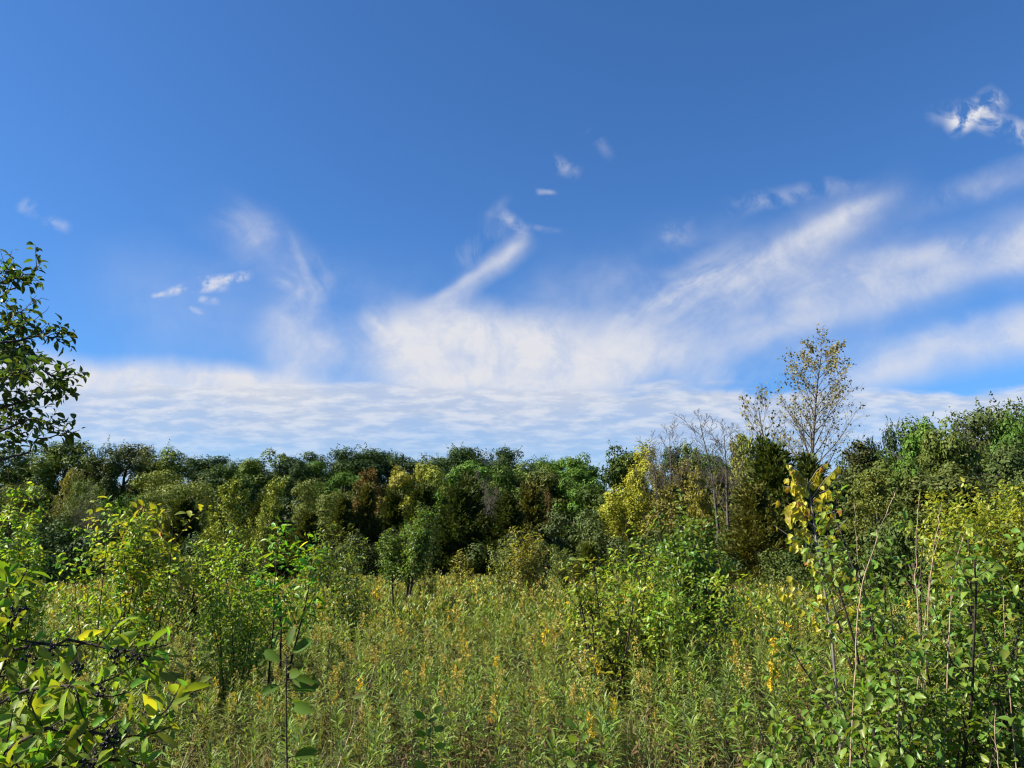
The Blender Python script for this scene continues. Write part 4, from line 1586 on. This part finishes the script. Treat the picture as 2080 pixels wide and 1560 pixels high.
def vnoise(vec, detail, rough, dist, scale=1.0):
    n = N('ShaderNodeTexNoise')
    n.inputs['Scale'].default_value = scale
    n.inputs['Detail'].default_value = detail
    n.inputs['Roughness'].default_value = rough
    n.inputs['Distortion'].default_value = dist
    K(vec, n.inputs['Vector'])
    return n.outputs['Fac']


# ice streaks fan out from one point low in the sky: noise in polar coordinates about it
c0 = uv(930, 985)
PR = warp(cuv.outputs[0], 3.2, .16, 5)
sw = N('ShaderNodeSeparateXYZ')
K(PR, sw.inputs[0])
du = math_('SUBTRACT', sw.outputs[0], float(c0[0]))
dv = math_('SUBTRACT', sw.outputs[1], float(c0[1]))
th = math_('ARCTAN2', du, dv)
rr_ = math_('POWER', math_('ADD', math_('MULTIPLY', du, du), math_('MULTIPLY', dv, dv)), .5)


def polar(kt, kr, detail, rough, dist):
    c = N('ShaderNodeCombineXYZ')
    K(math_('MULTIPLY', th, kt), c.inputs[0])
    K(math_('MULTIPLY', rr_, kr), c.inputs[1])
    return vnoise(c.outputs[0], detail, rough, dist)


NOISE = {'grain': vnoise(PW, 8, .64, .3, 12), 'core': vnoise(PS, 6, .55, .2, 4.5), 'fine': polar(9, 5.5, 8, .58, .4), 'soft': polar(4, 3, 7, .54, .3), 'iso': vnoise(cuv.outputs[0], 6, .6, .4, 24)}


def streak(A, B, w0, w1, amt, bow=0, f0=.2, f1=.4, nz='fine', lo=.36, hi=.66, P=None):
    a, b = uv(*A), uv(*B)
    d = b - a
    L = float(np.hypot(*d))
    d = d / L
    n = N('ShaderNodeGroup')
    n.node_tree = SG_
    K(P if P is not None else PS, n.inputs['P'])
    K(NOISE[nz], n.inputs['Noise'])
    n.inputs['A'].default_value = (a[0], a[1], 0)
    n.inputs['Dir'].default_value = (d[0], d[1], 0)
    n.inputs['Nor'].default_value = (-d[1], d[0], 0)
    k = 1 / 1560 * 1.03
    for nm, v in (('Len', L), ('W0', w0 * k), ('W1', w1 * k), ('Bow', bow * k * 4), ('F0', f0), ('F1', f1), ('Amt', amt), ('Lo', lo), ('Hi', hi)):
        n.inputs[nm].default_value = float(v)
    return n.outputs['D']


def screen(lst):
    """combine densities: 1 - prod(1-d)"""
    acc = None
    for d in lst:
        inv = math_('SUBTRACT', 1.0, d, clamp=True)
        acc = inv if acc is None else math_('MULTIPLY', acc, inv)
    return math_('SUBTRACT', 1.0, acc, clamp=True)


cirrus = [
    # bright fan in the middle and its spikes
    streak((650, 712), (1420, 745), 165, 110, 1.3, 0, .28, .5, 'core', .14, .62, PW),
    streak((730, 772), (1300, 785), 66, 52, 1.1, 0, .2, .4, 'core', .1, .55),
    streak((690, 680), (900, 690), 60, 110, .5, 0, .3, .5, 'fine', .26, .74),
    streak((820, 740), (1010, 600), 90, 100, .5, 0, .3, .5, 'fine', .26, .74),
    streak((770, 740), (745, 610), 50, 26, .5, 0, .3, .5, 'fine', .36, .62),
    # hook in the middle
    streak((800, 665), (1090, 470), 40, 36, .55, -16, .2, .2, 'core', .22, .66),
    streak((850, 622), (1085, 482), 17, 15, .42, -10, .2, .22, 'core', .1, .6),
    streak((890, 560), (1040, 450), 40, 36, .34, -10, .3, .3, 'fine', .38, .68),
    streak((985, 425), (1085, 500), 30, 26, .5, 8, .35, .4, 'iso', .36, .66),
    streak((1050, 462), (1170, 468), 14, 8, .28, 0, .3, .5, 'iso', .3, .7),
    streak((965, 480), (1040, 380), 30, 22, .22, 0, .3, .5, 'fine', .36, .68),
    # plume at the left
    streak((690, 815), (545, 590), 150, 90, .85, 10, .35, .35, 'core', .20, .70, PW),
    streak((660, 660), (370, 370), 90, 90, .42, -14, .2, .45, 'core', .30, .70, PW),
    streak((650, 650), (420, 390), 50, 60, .5, -14, .2, .45, 'fine', .34, .70, PW),
    streak((520, 630), (720, 760), 30, 60, .4, 0, .3, .4, 'fine', .34, .68),
    streak((540, 545), (660, 620), 26, 40, .4, 0, .3, .4, 'iso', .40, .68),
    # great bands to the right
    streak((980, 805), (2260, 405), 130, 95, .36, -34, .1, .05, 'soft', .08, .62),
    streak((1040, 800), (2240, 430), 84, 60, .40, -32, .1, .05, 'fine', .08, .70),
    streak((1150, 775), (2240, 452), 44, 34, .36, -30, .15, .05, 'soft', .10, .66),
    streak((1420, 660), (2200, 480), 20, 22, .30, -12, .25, .05, 'iso', .36, .66),
    streak((1060, 770), (1900, 340), 150, 70, .45, -24, .12, .3, 'core', .22, .62),
    streak((1140, 735), (1880, 350), 90, 44, .40, -24, .15, .3, 'fine', .26, .66),
    streak((1350, 600), (1840, 372), 44, 26, .36, -14, .3, .3, 'iso', .36, .66),
    streak((1000, 690), (1580, 480), 150, 120, .34, 0, .3, .5, 'core', .28, .66, PW),
    streak((1080, 760), (1500, 640), 90, 80, .45, 0, .3, .5, 'core', .2, .6),
    streak((1440, 430), (1800, 362), 34, 36, .26, 0, .3, .4, 'iso', .38, .66),
    streak((1800, 440), (2200, 310), 56, 44, .34, 0, .3, .1, 'fine', .34, .68),
    streak((1330, 480), (1430, 455), 40, 40, .22, 0, .4, .4, 'iso', .40, .66),
    streak((1280, 800), (1860, 670), 50, 40, .45, -8, .3, .4, 'fine', .24, .66),
    streak((1120, 735), (1560, 470), 70, 60, .5, -10, .2, .35, 'fine', .36, .62),
    streak((1480, 610), (2240, 425), 46, 40, .42, -12, .2, .05, 'fine', .36, .60),
    streak((1240, 640), (1860, 372), 40, 30, .42, -14, .2, .25, 'fine', .38, .62),
    # thin veils over the lower sky
    streak((60, 640), (1100, 640), 200, 170, .20, 0, .3, .4, 'core', .22, .70, PW),
    streak((1000, 600), (2300, 520), 200, 200, .20, 0, .3, .1, 'core', .22, .70, PW),
    # wedge low at the right
    streak((1560, 826), (2300, 640), 50, 96, .72, 10, .3, .05, 'core', .12, .62),
    streak((1600, 790), (2300, 600), 50, 70, .5, 10, .3, .05, 'fine', .28, .66),
    streak((1400, 815), (1560, 800), 26, 22, .8, 0, .3, .3, 'iso', .38, .58),
    # cream bank low at the left
    streak((-200, 745), (800, 815), 84, 40, 1.2, 6, .1, .3, 'soft', .12, .54),
    # small scraps
    streak((335, 592), (480, 576), 18, 20, 1.1, 6, .25, .3, 'iso', .38, .58),
    streak((395, 570), (520, 550), 20, 17, 1.2, 0, .25, .3, 'iso', .38, .58),
    streak((410, 602), (460, 610), 14, 12, .7, 0, .3, .4, 'iso', .38, .6),
    streak((305, 596), (350, 590), 11, 11, .6, 0, .3, .4, 'iso', .38, .6),
    streak((375, 628), (435, 634), 12, 11, .5, 0, .3, .4, 'iso', .38, .6),
    streak((1925, 275), (2035, 185), 34, 42, 1.3, 0, .3, .25, 'iso', .36, .58),
    streak((1975, 235), (2120, 285), 40, 46, 1.0, 0, .2, .2, 'iso', .40, .64),
    streak((1870, 245), (2000, 220), 34, 40, .3, 0, .3, .3, 'iso', .38, .68),
    streak((1105, 318), (1185, 350), 26, 24, 0.325, 0, .3, .4, 'iso', .42, .62),
    streak((1180, 262), (1250, 325), 26, 22, 0.18200000000000002, 0, .3, .4, 'iso', .42, .66),
    streak((1090, 383), (1145, 388), 12, 9, .35, 0, .3, .4, 'iso', .36, .6),
    streak((35, 405), (90, 438), 24, 22, 0.325, 0, .3, .4, 'iso', .42, .62),
    streak((75, 446), (150, 464), 24, 20, 0.325, 0, .3, .4, 'iso', .42, .62),
    streak((195, 768), (310, 752), 22, 30, .9, 0, .3, .3, 'iso', .36, .52),
]
D1 = math_('MULTIPLY', screen(cirrus), maprange(NOISE['grain'], .34, .62, .70, 1.06), clamp=True)

# rippled altocumulus sheet low over the horizon (u,v stretched sideways)
mpn = N('ShaderNodeMapping')
PM = warp(cuv.outputs[0], 6.0, .018, 3)
mpn.inputs['Scale'].default_value = (20, 88, 1)
K(PM, mpn.inputs['Vector'])
an = N('ShaderNodeTexNoise')
an.inputs['Scale'].default_value = 1.0
an.inputs['Detail'].default_value = 8
an.inputs['Roughness'].default_value = .6
an.inputs['Distortion'].default_value = .0
K(mpn.outputs[0], an.inputs['Vector'])
mp2 = N('ShaderNodeMapping')
mp2.inputs['Scale'].default_value = (5.5, 24, 1)
K(PM, mp2.inputs['Vector'])
an2 = N('ShaderNodeTexNoise')
an2.inputs['Scale'].default_value = 1.0
an2.inputs['Detail'].default_value = 4
K(mp2.outputs[0], an2.inputs['Vector'])
spw = N('ShaderNodeSeparateXYZ')
K(PS, spw.inputs[0])
v_top = float(uv(1040, 795)[1])
v_mid = float(uv(1040, 880)[1])
v_bot = float(uv(1040, 935)[1])
edge = math_('ADD', math_('ADD', spw.outputs[1], math_('MULTIPLY', math_('ABSOLUTE', spw.outputs[0]), -.012)), math_('MULTIPLY', math_('SUBTRACT', an2.outputs['Fac'], .5), .085))
layer = math_('MULTIPLY', maprange(edge, v_top - .012, v_top + .006, 1., 0.), maprange(spw.outputs[1], v_bot, v_mid + .03, .60, 1.))
rip = maprange(math_('ADD', math_('MULTIPLY', an.outputs['Fac'], .45), math_('MULTIPLY', an2.outputs['Fac'], .55)), .34, .60, .70, 1.)
D2 = math_('MULTIPLY', layer, rip)

# sky colour: deepen and tint the physical sky
tint = N('ShaderNodeMixRGB')
tint.blend_type = 'MULTIPLY'
tint.inputs[0].default_value = 1
tint.inputs[2].default_value = (.43, .785, 1.2, 1)
K(sky.outputs[0], tint.inputs[1])
b0 = N('ShaderNodeBackground')
K(tint.outputs[0], b0.inputs['Color'])
b0.inputs['Strength'].default_value = .05
b1 = N('ShaderNodeBackground')
b1.inputs['Color'].default_value = (.86, .87, .93, 1)
b1.inputs['Strength'].default_value = .325
b2 = N('ShaderNodeBackground')
ac = N('ShaderNodeMixRGB')
ac.inputs[1].default_value = (.60, .67, .82, 1)
ac.inputs[2].default_value = (.84, .86, .92, 1)
K(maprange(an.outputs['Fac'], .4, .64), ac.inputs[0])
K(ac.outputs[0], b2.inputs['Color'])
b2.inputs['Strength'].default_value = .335
mx1 = N('ShaderNodeMixShader')
K(D1, mx1.inputs[0])
K(b0.outputs[0], mx1.inputs[1])
K(b1.outputs[0], mx1.inputs[2])
mx2 = N('ShaderNodeMixShader')
K(math_('MULTIPLY', D2, .85), mx2.inputs[0])
K(mx1.outputs[0], mx2.inputs[1])
K(b2.outputs[0], mx2.inputs[2])
wo = N('ShaderNodeOutputWorld')
K(mx2.outputs[0], wo.inputs['Surface'])
w.cycles.sampling_method = 'MANUAL'
w.cycles.sample_map_resolution = 512

# ------------------------------------------------------------------ render settings
sc.render.engine = 'CYCLES'
vs_ = sc.view_settings
vs_.view_transform = 'Standard'
vs_.look = 'None'
vs_.gamma = 1
vs_.exposure = 1.45
vs_.use_curve_mapping = False
cy = sc.cycles
cy.use_denoising = True
cy.max_bounces = 6
cy.diffuse_bounces = 3
cy.glossy_bounces = 2
cy.transmission_bounces = 4
cy.transparent_max_bounces = 4
cy.caustics_reflective = False
cy.caustics_refractive = False
cy.sample_clamp_indirect = 6
cy.filter_width = 1.2
